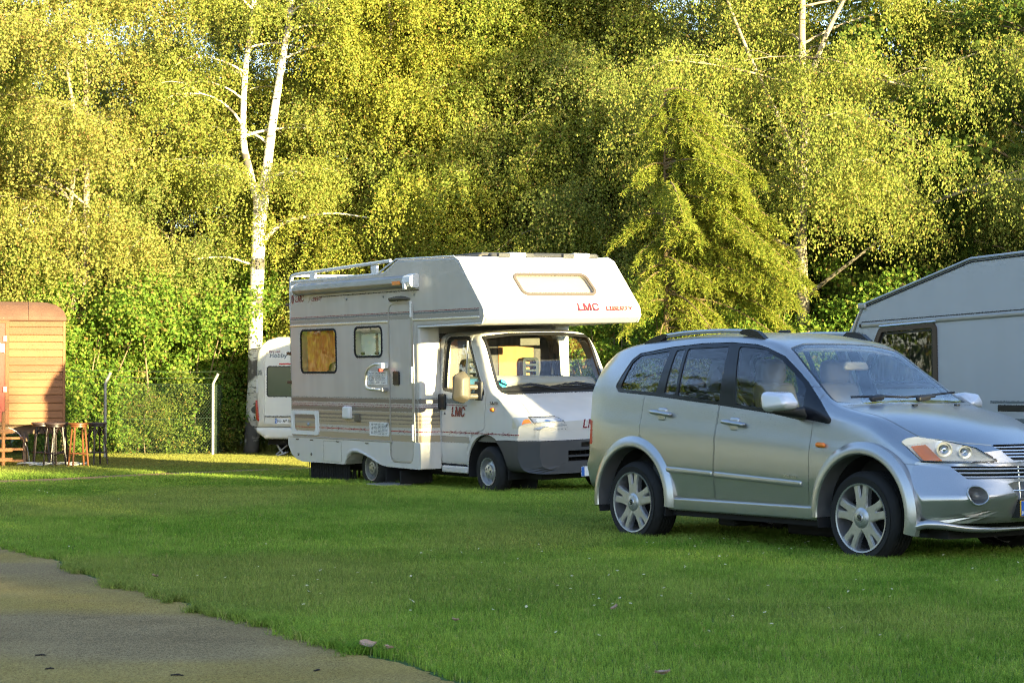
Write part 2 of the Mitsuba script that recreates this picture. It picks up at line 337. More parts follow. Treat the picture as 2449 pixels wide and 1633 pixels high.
clus = [(-1.2, 12.6), (0.1, 11.4), (0.5, 12.5), (1.6, 13.6), (-0.5, 10.8), (1.2, 10.6), (0.9, 9.4), (2.3, 11.6), (3.2, 13.2), (0.2, 14.4), (2.9, 15.3), (-2.6, 14.2), (-4.4, 22.5), (1.9, 15.2), (-5.5, 24.0), (3.9, 15.6)]
for i in range(118):
    c = clus[rng.integers(len(clus))]; x, y = c[0] + rng.normal(0, 0.45), c[1] + rng.normal(0, 0.5)
    if KEEP.contains(Point(x, y)): continue
    k = thing('daisy', 'small white daisy flowering in the lawn grass', 'flower', 'daisies scattered over the lawn')
    M = trimesh.transformations.euler_matrix(rng.normal(0.35, 0.25), rng.normal(0, 0.3), rng.uniform(0, 6)); M[:3, :3] *= rng.uniform(0.6, 1.0); M[:3, 3] = (x, y, gz(x, y) + 0.055)
    for nme, d in (('petals', daisy_ply), ('eye', eye_ply), ('stem', stem_ply)): scene[f'{k}__{nme}'] = {**d, 'to_world': T(M)}
mat('dry_leaf', lambda p, n, uv: mix((0.44, 0.32, 0.24), (0.34, 0.22, 0.15), noise(p.x * 70, p.y * 70, p.z * 70)), 0.8, two=True)
def leaf_mesh(s, curl):
    u = np.linspace(0, 1, 9); w = np.sin(np.pi * u**0.8) * 0.42; V = []
    for i in range(9):
        for j in (-1, -0.5, 0, 0.5, 1): V.append((u[i], w[i] * j, curl * (j * j * 0.35 + (u[i] - 0.5)**2) + 0.03 * math.sin(9 * u[i] + j * 3)))
    F = [[i * 5 + j, i * 5 + j + 1, (i + 1) * 5 + j + 1, (i + 1) * 5 + j] for i in range(8) for j in range(4)]
    return np.array(V) * s, np.array(F)
for (x, y, s, rz, lab) in [(-0.72, 9.05, 0.085, 0.4, 'dry pinkish leaf curled on the asphalt edge, the larger of two'), (-0.56, 8.92, 0.06, 2.0, 'smaller dry pinkish leaf beside a larger one on the asphalt edge'), (0.55, 10.55, 0.06, 1.0, 'pale dry leaf lying in the lawn right of the asphalt bend'),
        (-0.28, 10.05, 0.055, 2.2, 'whitish crumpled leaf in the lawn above the two leaves at the edge'), (0.6, 8.1, 0.07, 0.3, 'tan leaf at the bottom edge of the lawn'), (-2.35, 12.6, 0.06, 1.2, 'brown leaf in the grass near the upper asphalt edge')]:
    k = thing('fallen_leaf', lab, 'leaf'); M = trimesh.transformations.euler_matrix(rng.normal(0, 0.25), rng.normal(0, 0.25), rz); M[:3, 3] = (x, y, gz(x, y) + 0.035 + 0.01)
    scene[k] = shape(leaf_mesh(s, 0.5), 'dry_leaf', True, M)
mat('twig', (0.03, 0.024, 0.02), 0.9)
for (x, y, s, rz, lab) in [(-2.2, 9.0, 0.05, 0.1, 'dark twig lying on the asphalt, leftmost'), (-1.45, 8.35, 0.06, -0.2, 'short black twig in the middle of the asphalt lane'), (-0.86, 8.5, 0.04, 0.9, 'tiny dark twig on the asphalt near the grass edge'), (-2.05, 8.55, 0.04, 0.4, 'reddish brown twig on the asphalt lane')]:
    k = thing('twig', lab, 'twig'); c, sn = math.cos(rz), math.sin(rz)
    scene[k] = shape(tube([(x - s / 2 * c, y - s / 2 * sn, gz(x, y) + 0.008), (x + 0.003, y + 0.003, gz(x, y) + 0.010), (x + s / 2 * c, y + s / 2 * sn, gz(x, y) + 0.008)], [0.003, 0.0045, 0.002], 5), 'twig')

# ------------------------------------------------------------------ trees
def birch_bark(p, n, uv):
    z = p.z * 1.0
    band = fbm(p.x * 7, p.y * 7, z * 26, 3); patch = fbm(p.x * 3.1, p.y * 3.1, z * 2.2, 3); low = smoothstep(2.6, 0.0, z)
    dark = smoothstep(0.60, 0.68, band) * 0.85 + smoothstep(0.60, 0.66, patch + 0.16 * low)
    c = mix((0.78, 0.74, 0.66), (0.62, 0.52, 0.40), fbm(p.x * 5, p.y * 5, z * 5, 2))
    return mix(c, (0.06, 0.05, 0.042), dr.clip(dark, 0, 1) * 0.9)
mat('birch_bark', birch_bark, 0.8)
def brown_bark(p, n, uv): return mix((0.16, 0.115, 0.07), (0.30, 0.22, 0.13), fbm(p.x * 12, p.y * 12, p.z * 3, 3))
mat('brown_bark', brown_bark, 0.9)
mat('birch_bark_grey', lambda p, n, uv: birch_bark(p, n, uv) * mi.Color3f(0.55, 0.50, 0.42), 0.85)
mat('larch_bark', (0.17, 0.115, 0.055), 0.9)
leafmat('foliage', trans=1.0, rough=0.55); leafmat('foliage_thick', trans=0.9, rough=0.5)
BIRCH = [((0.39, 0.395, 0.09), 5), ((0.295, 0.34, 0.072), 4), ((0.195, 0.25, 0.05), 2.2), ((0.52, 0.44, 0.12), 1.3), ((0.42, 0.27, 0.10), 0.35)]
BUSH = [((0.20, 0.33, 0.05), 4), ((0.27, 0.36, 0.06), 4), ((0.12, 0.22, 0.035), 3), ((0.36, 0.36, 0.08), 1.3), ((0.30, 0.2, 0.07), 0.3)]
MAPLE = [((0.106, 0.163, 0.035), 4), ((0.163, 0.206, 0.037), 3), ((0.075, 0.119, 0.027), 3), ((0.325, 0.263, 0.062), 0.5)]
HEDGE = [((0.192, 0.256, 0.048), 4), ((0.272, 0.304, 0.064), 3), ((0.128, 0.192, 0.040), 3), ((0.480, 0.320, 0.096), 0.6)]
LARCH = [((0.315, 0.345, 0.053), 4), ((0.225, 0.285, 0.045), 3), ((0.420, 0.375, 0.075), 2)]

def leaves(c, size, asp, palette, rng, hang=0.75, flat=0.0):
    n = len(c); a = rng.normal(0, 1, (n, 3)); a[:, 2] -= hang * 2.2; a /= np.linalg.norm(a, axis=1, keepdims=True)
    b = np.cross(a, rng.normal(0, 1, (n, 3)) + [0, 0, flat * 3]); b /= np.linalg.norm(b, axis=1, keepdims=True) + 1e-9
    s = (size * rng.uniform(0.65, 1.2, n))[:, None]; w = s * asp
    m = c - a * s * 0.08
    V = np.stack([c - a * s / 2, m + b * w / 2, c + a * s / 2, m - b * w / 2], 1).reshape(-1, 3)
    o = np.arange(n)[:, None] * 4; F = np.stack([o + [0, 1, 2], o + [0, 2, 3]], 1).reshape(-1, 3)
    w_ = np.array([p[1] for p in palette], float); col = np.array([p[0] for p in palette])[rng.choice(len(palette), n, p=w_ / w_.sum())]
    col = col * rng.uniform(0.8, 1.2, (n, 1))
    return V, F, np.repeat(col, 4, 0)

def strand_leaves(p0, d, L, drop, per, jit, rng):
    n = len(p0); t = rng.uniform(0.0, 1.0, (n, per)) ** 0.8
    pos = p0[:, None] + d[:, None] * (L[:, None] * t * (1 - 0.35 * t))[..., None]
    pos[..., 2] -= (drop * L)[:, None] * t**2
    return (pos + rng.normal(0, jit, pos.shape)).reshape(-1, 3)

def tree_parts(seed, trunks, crown, nlimb, limb_len, nstrand, per, strand_len, drop, size, asp, palette, jit=0.045, rise=0.6, hang=0.75, limb_r=0.035, sub=3, nmain=99):
    """trunks: list of (points, r0, r1). crown: (z_low, z_high): limbs start between these heights. Returns (wood mesh, leaf V, F, C)."""
    rng = np.random.default_rng(seed); wood = []; A = []; AD = []; W = []
    for pts, r0, r1 in trunks:
        p = smooth_path(pts, 5); wood.append(tube(p, np.linspace(r0, r1, len(p)), 9))
    for i in range(nlimb):
        pts, r0, r1 = trunks[rng.integers(min(len(trunks), nmain))]; p = smooth_path(pts, 5)
        z = crown[0] + (crown[1] - crown[0]) * (i + rng.uniform()) / nlimb
        j = int(np.argmin(abs(p[:, 2] - z))); f = (z - crown[0]) / (crown[1] - crown[0])
        az = rng.uniform(0, 2 * np.pi); L = limb_len * (1 - 0.40 * f**1.8) * (0.55 + 0.45 * min(1, f * 4 + 0.3)) * rng.uniform(0.6, 1.2)
        h = np.array([math.cos(az), math.sin(az), 0]); up = rise * rng.uniform(0.5, 1.3); s = np.linspace(0, 1, 7)
        side = np.array([-h[1], h[0], 0]) * rng.normal(0, 0.25)
        q = p[j] + L * (s[:, None] * h + (s**2)[:, None] * side + (up * s - 0.55 * up * s**2 * 1.3)[:, None] * [0, 0, 1])
        wood.append(tube(q, np.linspace(limb_r * (1.1 - 0.6 * f), 0.006, 7), 5, False)); A.append(q[2:]); W += [L] * 5
        for _ in range(sub):
            k = rng.integers(2, 6); az2 = az + rng.normal(0, 0.9); h2 = np.array([math.cos(az2), math.sin(az2), rng.uniform(-0.1, 0.7)]); l2 = L * rng.uniform(0.3, 0.6)
            s2 = np.linspace(0, 1, 5); q2 = q[k] + l2 * (s2[:, None] * h2 - (0.5 * s2**2)[:, None] * [0, 0, 1]); wood.append(tube(q2, np.linspace(0.012, 0.004, 5), 4, False)); A.append(q2[1:]); W += [L] * 4
    A = np.vstack(A); W = np.array(W)
    if nstrand:
        k = rng.choice(len(A), nstrand, p=W / W.sum()); p0 = A[k] + rng.normal(0, 0.14, (nstrand, 3))
        ax = p0[:, :2] - np.mean([t[0][len(t[0]) // 2][:2] for t in trunks], axis=0); az = np.arctan2(ax[:, 1], ax[:, 0]) + rng.normal(0, 0.9, nstrand)
        d = np.c_[np.cos(az), np.sin(az), rng.uniform(-0.2, 0.5, nstrand)]; L = strand_len * rng.uniform(0.45, 1.3, nstrand)
        c = strand_leaves(p0, d, L, np.full(nstrand, drop), per, jit, rng); V, F, C = leaves(c, size, asp, palette, rng, hang)
    else: V = F = C = None
    return cat(*wood), V, F, C

VARIANT = {}
def variant(kind, seed, leaf_bsdf, bark, **kw):
    wood, V, F, C = tree_parts(seed, **kw); g = f'{kind}_leaves_group_{seed}'
    scene[g] = {'type': 'shapegroup', 'leaves': shape((V, F), leaf_bsdf, False, color=C)}
    VARIANT.setdefault(kind, []).append((shape(wood, bark, True), g))
def plant(kind, name, label, cat_, x, y, rot, sc, group=None, v=0, tilt=(0, 0), trunk='trunk', szs=1.0):
    wood, g = VARIANT[kind][v % len(VARIANT[kind])]
    k = thing(name, label, cat_, group); M = trimesh.transformations.euler_matrix(tilt[0], tilt[1], rot); M[:3, :3] = M[:3, :3] @ np.diag([sc, sc, sc * szs]); M[:3, 3] = (x, y, gz(x, y) - 0.05)
    NAMES.add(f'{k}__{trunk}'); scene[f'{k}__{trunk}'] = {**wood, 'to_world': T(M)}
    scene[f'{k}__crown'] = {'type': 'instance', 'g': {'type': 'ref', 'id': g}, 'to_world': T(M)}
    return k

for i in range(6):
    rng = np.random.default_rng(100 + i); w = lambda s=0.12: rng.normal(0, s)
    tr = [([(0, 0, -0.1), (w(0.05), w(0.05), 2), (w(0.15), w(0.15), 4.5), (w(0.3), w(0.3), 7.5), (w(0.4), w(0.4), 10), (w(0.4), w(0.4), 13)], 0.105, 0.018)]
    if i % 2: tr.append(([tr[0][0][1], (0.35 * (-1) ** (i // 2), w(0.2), 4.2), (0.9 * (-1) ** (i // 2), w(0.3), 7.0), (1.1 * (-1) ** (i // 2), w(0.3), 11.5)], 0.075, 0.015))
    variant('birch', 100 + i, 'foliage', 'birch_bark_grey', trunks=tr, crown=(1.6, 12.0), nlimb=50, limb_len=2.5, nstrand=5200, per=36, strand_len=1.1, drop=0.95, size=0.053, asp=0.84, jit=0.04, palette=[((r_ * (1 + 0.10 * math.sin(2.1 * i)), g_ * (1 + 0.05 * math.cos(1.7 * i)), b_ * (1 + 0.2 * math.sin(i))), w_) for (r_, g_, b_), w_ in BIRCH], rise=0.75)
for i in range(3):
    rng = np.random.default_rng(200 + i); tr = []
    for k in range(9):
        az, r = rng.uniform(0, 6.28), rng.uniform(0.5, 1.5); tr.append(([(0.25 * math.cos(az), 0.25 * math.sin(az), -0.1), (0.5 * r * math.cos(az), 0.5 * r * math.sin(az), 1.3), (r * math.cos(az), r * math.sin(az), rng.uniform(2.4, 3.6))], 0.028, 0.008))
    variant('bush', 200 + i, 'foliage_thick', 'brown_bark', trunks=tr, crown=(0.15, 3.5), nlimb=60, limb_len=0.75, nstrand=1700, per=18, strand_len=0.45, drop=0.35, size=0.072, asp=0.8, palette=BUSH, rise=0.5, hang=0.3, limb_r=0.012, jit=0.07, sub=2)
for i in range(2):
    rng = np.random.default_rng(300 + i)
    tr = [([(0, 0, -0.1), (rng.normal(0, 0.1), rng.normal(0, 0.1), 3), (rng.normal(0, 0.3), rng.normal(0, 0.3), 7), (rng.normal(0, 0.4), rng.normal(0, 0.4), 12)], 0.15, 0.03)]
    variant('maple', 300 + i, 'foliage_thick', 'brown_bark', trunks=tr, crown=(0.8, 12), nlimb=52, limb_len=2.9, nstrand=1900, per=15, strand_len=0.6, drop=0.35, size=0.115, asp=0.85, palette=MAPLE, rise=0.55, hang=0.45, jit=0.09)
variant('lime', 330, 'foliage_thick', 'brown_bark', trunks=[([(0, 0, -0.1), (0.1, 0.05, 3), (0, 0.1, 7), (0.1, 0, 11.5)], 0.16, 0.03)], crown=(0.4, 12), nlimb=60, limb_len=3.6, nstrand=2700, per=15, strand_len=0.8, drop=0.4, size=0.165, asp=0.85, palette=MAPLE, rise=0.5, hang=0.45, jit=0.14)
for i in range(2):
    rng = np.random.default_rng(400 + i); tr = [([(x0, 0, -0.1), (x0 * 1.1, 0.1, 0.9), (x0 * 1.2, 0, 2.0)], 0.02, 0.006) for x0 in (-0.7, -0.25, 0.2, 0.65)]
    variant('undergrowth', 400 + i, 'foliage_thick', 'brown_bark', trunks=tr, crown=(0.05, 1.9), nlimb=44, limb_len=0.7, nstrand=1300, per=16, strand_len=0.42, drop=0.55, size=0.062, asp=0.75, palette=HEDGE, rise=0.4, hang=0.3, limb_r=0.01, jit=0.06, sub=2)

def unique_tree(name, label, cat_, seed, bark, leaf_bsdf, base, wood_name='trunk', **kw):
    k = thing(name, label, cat_); wood, V, F, C = tree_parts(seed, **kw); M = np.eye(4); M[:3, 3] = base
    scene[f'{k}__{wood_name}'] = shape(wood, bark, True, M); scene[f'{k}__crown'] = shape((V, F), leaf_bsdf, False, M, color=C); NAMES.update([f'{k}__{wood_name}', f'{k}__crown'])
    return k
# the forked birch left of the motorhome
unique_tree('birch_tree', 'tall white birch trunk that forks in two, standing behind the small caravan at left', 'tree', 501, 'birch_bark', 'foliage', (-5.69, 41.9, -0.6),
    trunks=[([(0, 0, 0), (0.08, 0, 1.5), (0.1, 0, 3.0), (0.16, 0, 4.8), (0.18, 0, 5.6), (0.12, 0, 5.9)], 0.172, 0.14),
            ([(0.16, 0, 5.5), (-0.05, -0.05, 6.3), (-0.17, -0.05, 7.0), (-0.14, 0, 8.4), (0.02, 0.1, 9.8), (0.12, 0.1, 11.5), (0.3, 0, 14)], 0.095, 0.03),
            ([(0.2, 0, 5.0), (0.34, 0, 6.3), (0.5, 0.05, 7.6), (0.72, 0.05, 9.0), (0.95, 0.1, 10.8), (1.1, 0, 14)], 0.125, 0.035),
            ([(0.24, 0, 4.7), (0.75, -0.2, 5.1), (1.7, -0.3, 5.3), (2.6, -0.4, 5.2)], 0.05, 0.01), ([(0.05, 0, 4.2), (-0.5, -0.3, 4.35), (-1.2, -0.5, 4.3)], 0.03, 0.008)],
    nmain=3, crown=(6.6, 13), nlimb=40, limb_len=2.0, nstrand=2800, per=36, strand_len=1.0, drop=0.9, size=0.053, asp=0.84, palette=BIRCH, rise=0.7)
unique_tree('birch_tree', 'birch with hanging branches in the shade, left of the grey caravan roof', 'tree', 502, 'birch_bark_grey', 'foliage', (5.75, 37.5, -0.52),
    trunks=[([(0, 0, 0), (-0.05, 0, 2.5), (-0.1, 0, 4.5), (-0.02, 0, 6.6), (-0.06, 0.1, 8.2), (-0.05, 0, 10.2), (-0.1, 0, 13)], 0.15, 0.03),
            ([(-0.05, 0, 5.6), (-0.5, 0.1, 6.7), (-1.1, 0.1, 8.0), (-1.7, 0, 9.6), (-2.0, 0, 11.5)], 0.06, 0.012), ([(0, 0, 7.3), (0.5, -0.1, 8.6), (1.4, -0.2, 10.2), (2.2, 0, 12)], 0.06, 0.012),
            ([(0.05, 0, 3.3), (0.9, -0.6, 4.0), (2.1, -0.9, 4.9)], 0.045, 0.01), ([(0.0, 0, 5.9), (0.9, -0.5, 6.5), (1.9, -0.8, 7.2)], 0.04, 0.01)],
    crown=(3.4, 12.5), nlimb=46, limb_len=3.0, nstrand=5200, per=36, strand_len=1.25, drop=0.95, size=0.053, asp=0.72, palette=BIRCH, rise=0.55, hang=1.2)
# the larch: long drooping boughs with needle tufts
def larch():
    rng = np.random.default_rng(77); k = thing('larch_tree', 'yellow green larch with long drooping needle boughs reaching right over the gap', 'tree'); base = np.array([2.75, 34.6, gz(3, 34.6) - 0.05])
    wood = [tube(smooth_path([(0, 0, 0), (0.03, 0, 3), (0, 0, 5), (0.02, 0, 6.6)], 5), np.linspace(0.06, 0.01, 16), 8)]; C = []; D = []
    for i in range(105):
        z = 1.5 + 5.3 * (i + rng.uniform()) / 105; az = rng.uniform(0, 2 * np.pi) if i % 3 == 0 else rng.normal(-0.25, 0.55); L = np.interp(z, [1.5, 3.0, 4.7, 5.8, 6.8], [1.5, 1.9, 2.5, 1.5, 0.7]) * rng.uniform(0.45, 1.15) * (1 if i % 3 else 0.35)
        h = np.array([math.cos(az), math.sin(az), 0]); s = np.linspace(0, 1, 9)
        q = np.array([0, 0, z]) + L * (s[:, None] * h + (0.16 * np.sin(s * 2.6) - rng.uniform(0.35, 0.75) * s**1.5 + 0.12 * s**4)[:, None] * [0, 0, 1]); wood.append(tube(q, np.linspace(0.026, 0.006, 9), 5, False))
        n = int(62 * L); u = rng.uniform(0.12, 1, n)
        p0 = np.stack([np.interp(u, s, q[:, a]) for a in range(3)], 1); bare = z < 3.4 and i % 2
        az2 = az + rng.choice([-1, 1], n) * rng.uniform(0.3, 1.4, n); l2 = rng.uniform(0.15, 0.62, n)
        for a_, b_, c_ in zip(p0, az2, l2):
            m = 5 if bare else 30; t = rng.uniform(0, 1, m)[:, None]; dd = np.array([math.cos(b_) * 0.55, math.sin(b_) * 0.55, -0.75])
            C.append(a_ + t * c_ * dd + rng.normal(0, 0.012, (m, 3))); D.append(np.tile(dd, (m, 1)))
    c = np.vstack(C); d = np.vstack(D); n = len(c); a = d * 0.6 + rng.normal(0, 0.55, (n, 3)); a /= np.linalg.norm(a, axis=1, keepdims=True)
    b = np.cross(a, rng.normal(0, 1, (n, 3))); b /= np.linalg.norm(b, axis=1, keepdims=True); s = rng.uniform(0.05, 0.10, n)[:, None]
    V = np.stack([c, c + a * s * 0.5 + b * 0.009, c + a * s, c + a * s * 0.5 - b * 0.009], 1).reshape(-1, 3); o = np.arange(n)[:, None] * 4; F = np.stack([o + [0, 1, 2], o + [0, 2, 3]], 1).reshape(-1, 3)
    w_ = np.array([p[1] for p in LARCH], float); col = np.repeat(np.array([p[0] for p in LARCH])[rng.choice(3, n, p=w_ / w_.sum())] * rng.uniform(0.8, 1.2, (n, 1)), 4, 0)
    M = np.eye(4); M[:3, 3] = base
    scene[f'{k}__trunk'] = shape(cat(*wood), 'larch_bark', True, M); scene[f'{k}__crown'] = shape((V, F), 'foliage', False, M, color=col)
larch()

LEFT_OF = ['at the left edge, behind the wooden wagon', 'right of the wagon roof, with leaning white trunk', 'between the leaning birch and the forked birch', 'just right of the forked birch trunk', 'above the rear of the motorhome', 'above the middle of the motorhome roof',
           'above the front of the motorhome roof', 'above the right corner of the motorhome', 'behind the yellow larch', 'right of the larch, behind the shaded hanging birch', 'above the motorhome cab, in the second line', 'behind the small caravan, nearly hidden', 'left of the middle of the motorhome roof', 'behind the larch trunk', 'left beside the larch, above the motorhome cab corner']
rng = np.random.default_rng(9)
front = [(-11.6, 43.0, 0), (-9.35, 42.6, 1), (-7.7, 44.2, 2), (-4.7, 45.4, 3), (-2.5, 43.2, 4), (-0.9, 43.9, 5), (0.2, 43.2, 0), (1.9, 44.2, 3), (3.6, 42.6, 2), (5.0, 42.5, 5), (0.6, 44.8, 1), (-3.0, 44.9, 2), (-1.9, 43.9, 4), (2.7, 43.4, 3), (1.35, 42.6, 2)]
for i, (x, y, v) in enumerate(front):
    plant('birch', 'birch_tree', f'birch with yellow green leaves {LEFT_OF[i]}', 'tree', x, y, rng.uniform(0, 6.28), rng.uniform(0.95, 1.1), v=v, tilt=(rng.normal(0, 0.02), 0.06 if i == 1 else rng.normal(0, 0.02)))
for i, x in enumerate(np.linspace(-14.5, 12.5, 12)):
    plant('birch', 'birch_tree', 'birch of the second row, mostly hidden behind the nearer birches', 'tree', x + rng.normal(0, 0.3), 47.0 + rng.uniform(-0.8, 1.2), rng.uniform(0, 6.28), rng.uniform(0.70, 0.92), 'birches of the second row', v=i + 1, tilt=(rng.normal(0, 0.02), rng.normal(0, 0.03)))
for i, x in enumerate(np.linspace(-16, 14, 13)):
    plant('maple', 'broadleaf_tree', 'broad leaved tree at the back of the wood behind the birches', 'tree', x + rng.normal(0, 0.4), 51.5 + rng.uniform(-0.8, 1.2), rng.uniform(0, 6.28), rng.uniform(0.5, 0.62), 'broad leaved trees at the back of the wood', v=i)
for i, (x, y, s, lab) in enumerate([(8.1, 39.5, 1.0, 'dark green maple in shade right of the hanging birch'), (10.2, 38.3, 1.05, 'tall maple with bright green upper leaves above the grey caravan roof'), (12.0, 40.5, 1.1, 'maple at the right edge behind the grey caravan'), (6.7, 42.6, 1.0, 'dark maple behind the hanging birch in shade')]):
    plant('maple', 'maple_tree', lab, 'tree', x, y, i * 1.3, s, v=i)
plant('birch', 'birch_tree', 'birch with yellow leaves in the upper right corner', 'tree', 11.8, 43.5, 1.0, 1.1, v=4)
bl = [(-9.3, 40.9, 1.0, 'bright green bush beside the wooden wagon, behind the fence'), (-7.75, 42.0, 1.15, 'green bush with bare brown stems left of the first fence post'), (-7.1, 42.6, 1.1, 'tall bright green bush between the two fence posts'), (-7.4, 44.2, 1.5, 'tallest green bush, left of the forked birch trunk'),
      (-10.2, 41.5, 1.2, 'green bush behind the roof of the wooden wagon'), (-5.2, 45.4, 1.2, 'green bush behind the small caravan, right of the forked birch'), (-2.7, 44.9, 1.3, 'green bush just above the rear roof rail of the motorhome')]
for i, (x, y, s, lab) in enumerate(bl): plant('bush', 'bush', lab, 'bush', x, y, i * 0.9, s, v=i, trunk='stems')
bl2 = [(1.9, 36.5, 0.9, 'bush with green leaves right of the motorhome cab'), (3.2, 35.6, 0.85, 'bush below the larch boughs, above the car roof'), (4.6, 36.5, 0.9, 'bush in half shade below the hanging birch'), (6.6, 36.6, 0.8, 'dark bush in shade left of the grey caravan'), (7.6, 37.5, 1.1, 'dark tall bush in deep shade above the grey caravan corner'), (0.3, 39.5, 1.2, 'bush hidden behind the motorhome')]
for i, (x, y, s, lab) in enumerate(bl2): plant('bush', 'bush', lab, 'bush', x, y, i * 1.7, s, v=i + 1, trunk='stems')
for i, x in enumerate(np.r_[np.arange(-9.6, -6.7, 0.72), np.arange(-1.4, 13, 1.5)]):
    plant('undergrowth', 'undergrowth', 'leafy undergrowth growing low along the foot of the trees', 'shrub', x, 42.1 + 0.4 * math.sin(i * 2.3) + (0.8 if x > -6 else 0), i * 1.1, 0.8 + 0.15 * math.sin(i * 5), 'low undergrowth at the foot of the trees', v=i, trunk='stems')
# trees beyond the frame: to the left (seen in the car windows), and behind the camera where they keep the low sun off the lawn
for i, (x, y, s) in enumerate([(-22, 7, 1.0), (-23.5, 10.5, 1.05), (-22.5, 14, 1.1), (-24, 17.5, 1.0), (-23, 21, 1.1), (-24.5, 24.5, 1.05), (-22.5, 28, 1.1), (-21.5, 31.5, 1.0), (-20, 35, 1.1), (-18, 38.5, 1.05), (-16.8, 42, 1.1)]):
    plant('maple', 'broadleaf_tree', 'broad leaved tree left of the photo, mirrored in the car windows', 'tree', x, y, i * 1.1, s, 'trees left of the photo', v=i)

# ------------------------------------------------------------------ lofted bodies
def pc(x, pts):
    from scipy.interpolate import PchipInterpolator
    p = np.asarray(pts, float); return float(PchipInterpolator(p[:, 0], p[:, 1])(np.clip(x, p[0, 0], p[-1, 0])))
def loft(xs, section, dx, hwmax, nsm=3, caps=6):
    """section(x) -> four half-section polylines [(y, z)...]: bottom, side, upper side, top; dx(x, y, z): shift along x that rounds the ends in plan"""
    rings = []
    for x in xs:
        half = np.vstack([np.asarray(s)[(0 if i == 0 else 1):] for i, s in enumerate(section(x))])
        for _ in range(nsm): half[1:-1] = 0.25 * half[:-2] + 0.5 * half[1:-1] + 0.25 * half[2:]
        full = np.vstack([half, (half * [-1, 1])[-2:0:-1]]); rings.append(np.c_[np.full(len(full), x), full])
    N = len(rings[0])
    def cap(r):
        c = np.array([0, (r[:, 2].min() + r[:, 2].max()) / 2]); out = []
        for k in range(1, caps):
            q = r.copy(); q[:, 1:] = c + (r[:, 1:] - c) * (1 - k / caps); out.append(q)
        return out, np.array([r[0, 0], *c])
    f, fc = cap(rings[-1]); b, bc = cap(rings[0]); R = b[::-1] + rings + f
    V = np.vstack(R + [[bc], [fc]]); V[:, 0] += dx(V[:, 0], V[:, 1], V[:, 2])
    F = []; j = np.arange(N); k = (j + 1) % N
    for i in range(len(R) - 1):
        F.append(np.stack([i * N + j, i * N + k, (i + 1) * N + k], 1)); F.append(np.stack([i * N + j, (i + 1) * N + k, (i + 1) * N + j], 1))
    e = (len(R) - 1) * N; F.append(np.stack([np.full(N, len(V) - 2), k, j], 1)); F.append(np.stack([np.full(N, len(V) - 1), e + j, e + k], 1))
    m = trimesh.Trimesh(V, np.vstack(F), process=False)
    if m.volume < 0: m.invert()
    return m
def seg(a, b, n): return np.linspace(a, b, n)
def panes(mesh, poly, axes, side, inset=0.008, grow=0.02):
    """single sheet cut from the lofted surface, where it lies inside the polygon seen along one axis"""
    m = mesh.copy(); m.vertices = m.vertices - m.vertex_normals * inset; c = m.triangles_center; g = poly.buffer(grow)
    ok = contains_xy(g, c[:, axes[0]], c[:, axes[1]]) & side(c, m.face_normals)
    return m.submesh([np.nonzero(ok)[0]], append=True, repair=False)

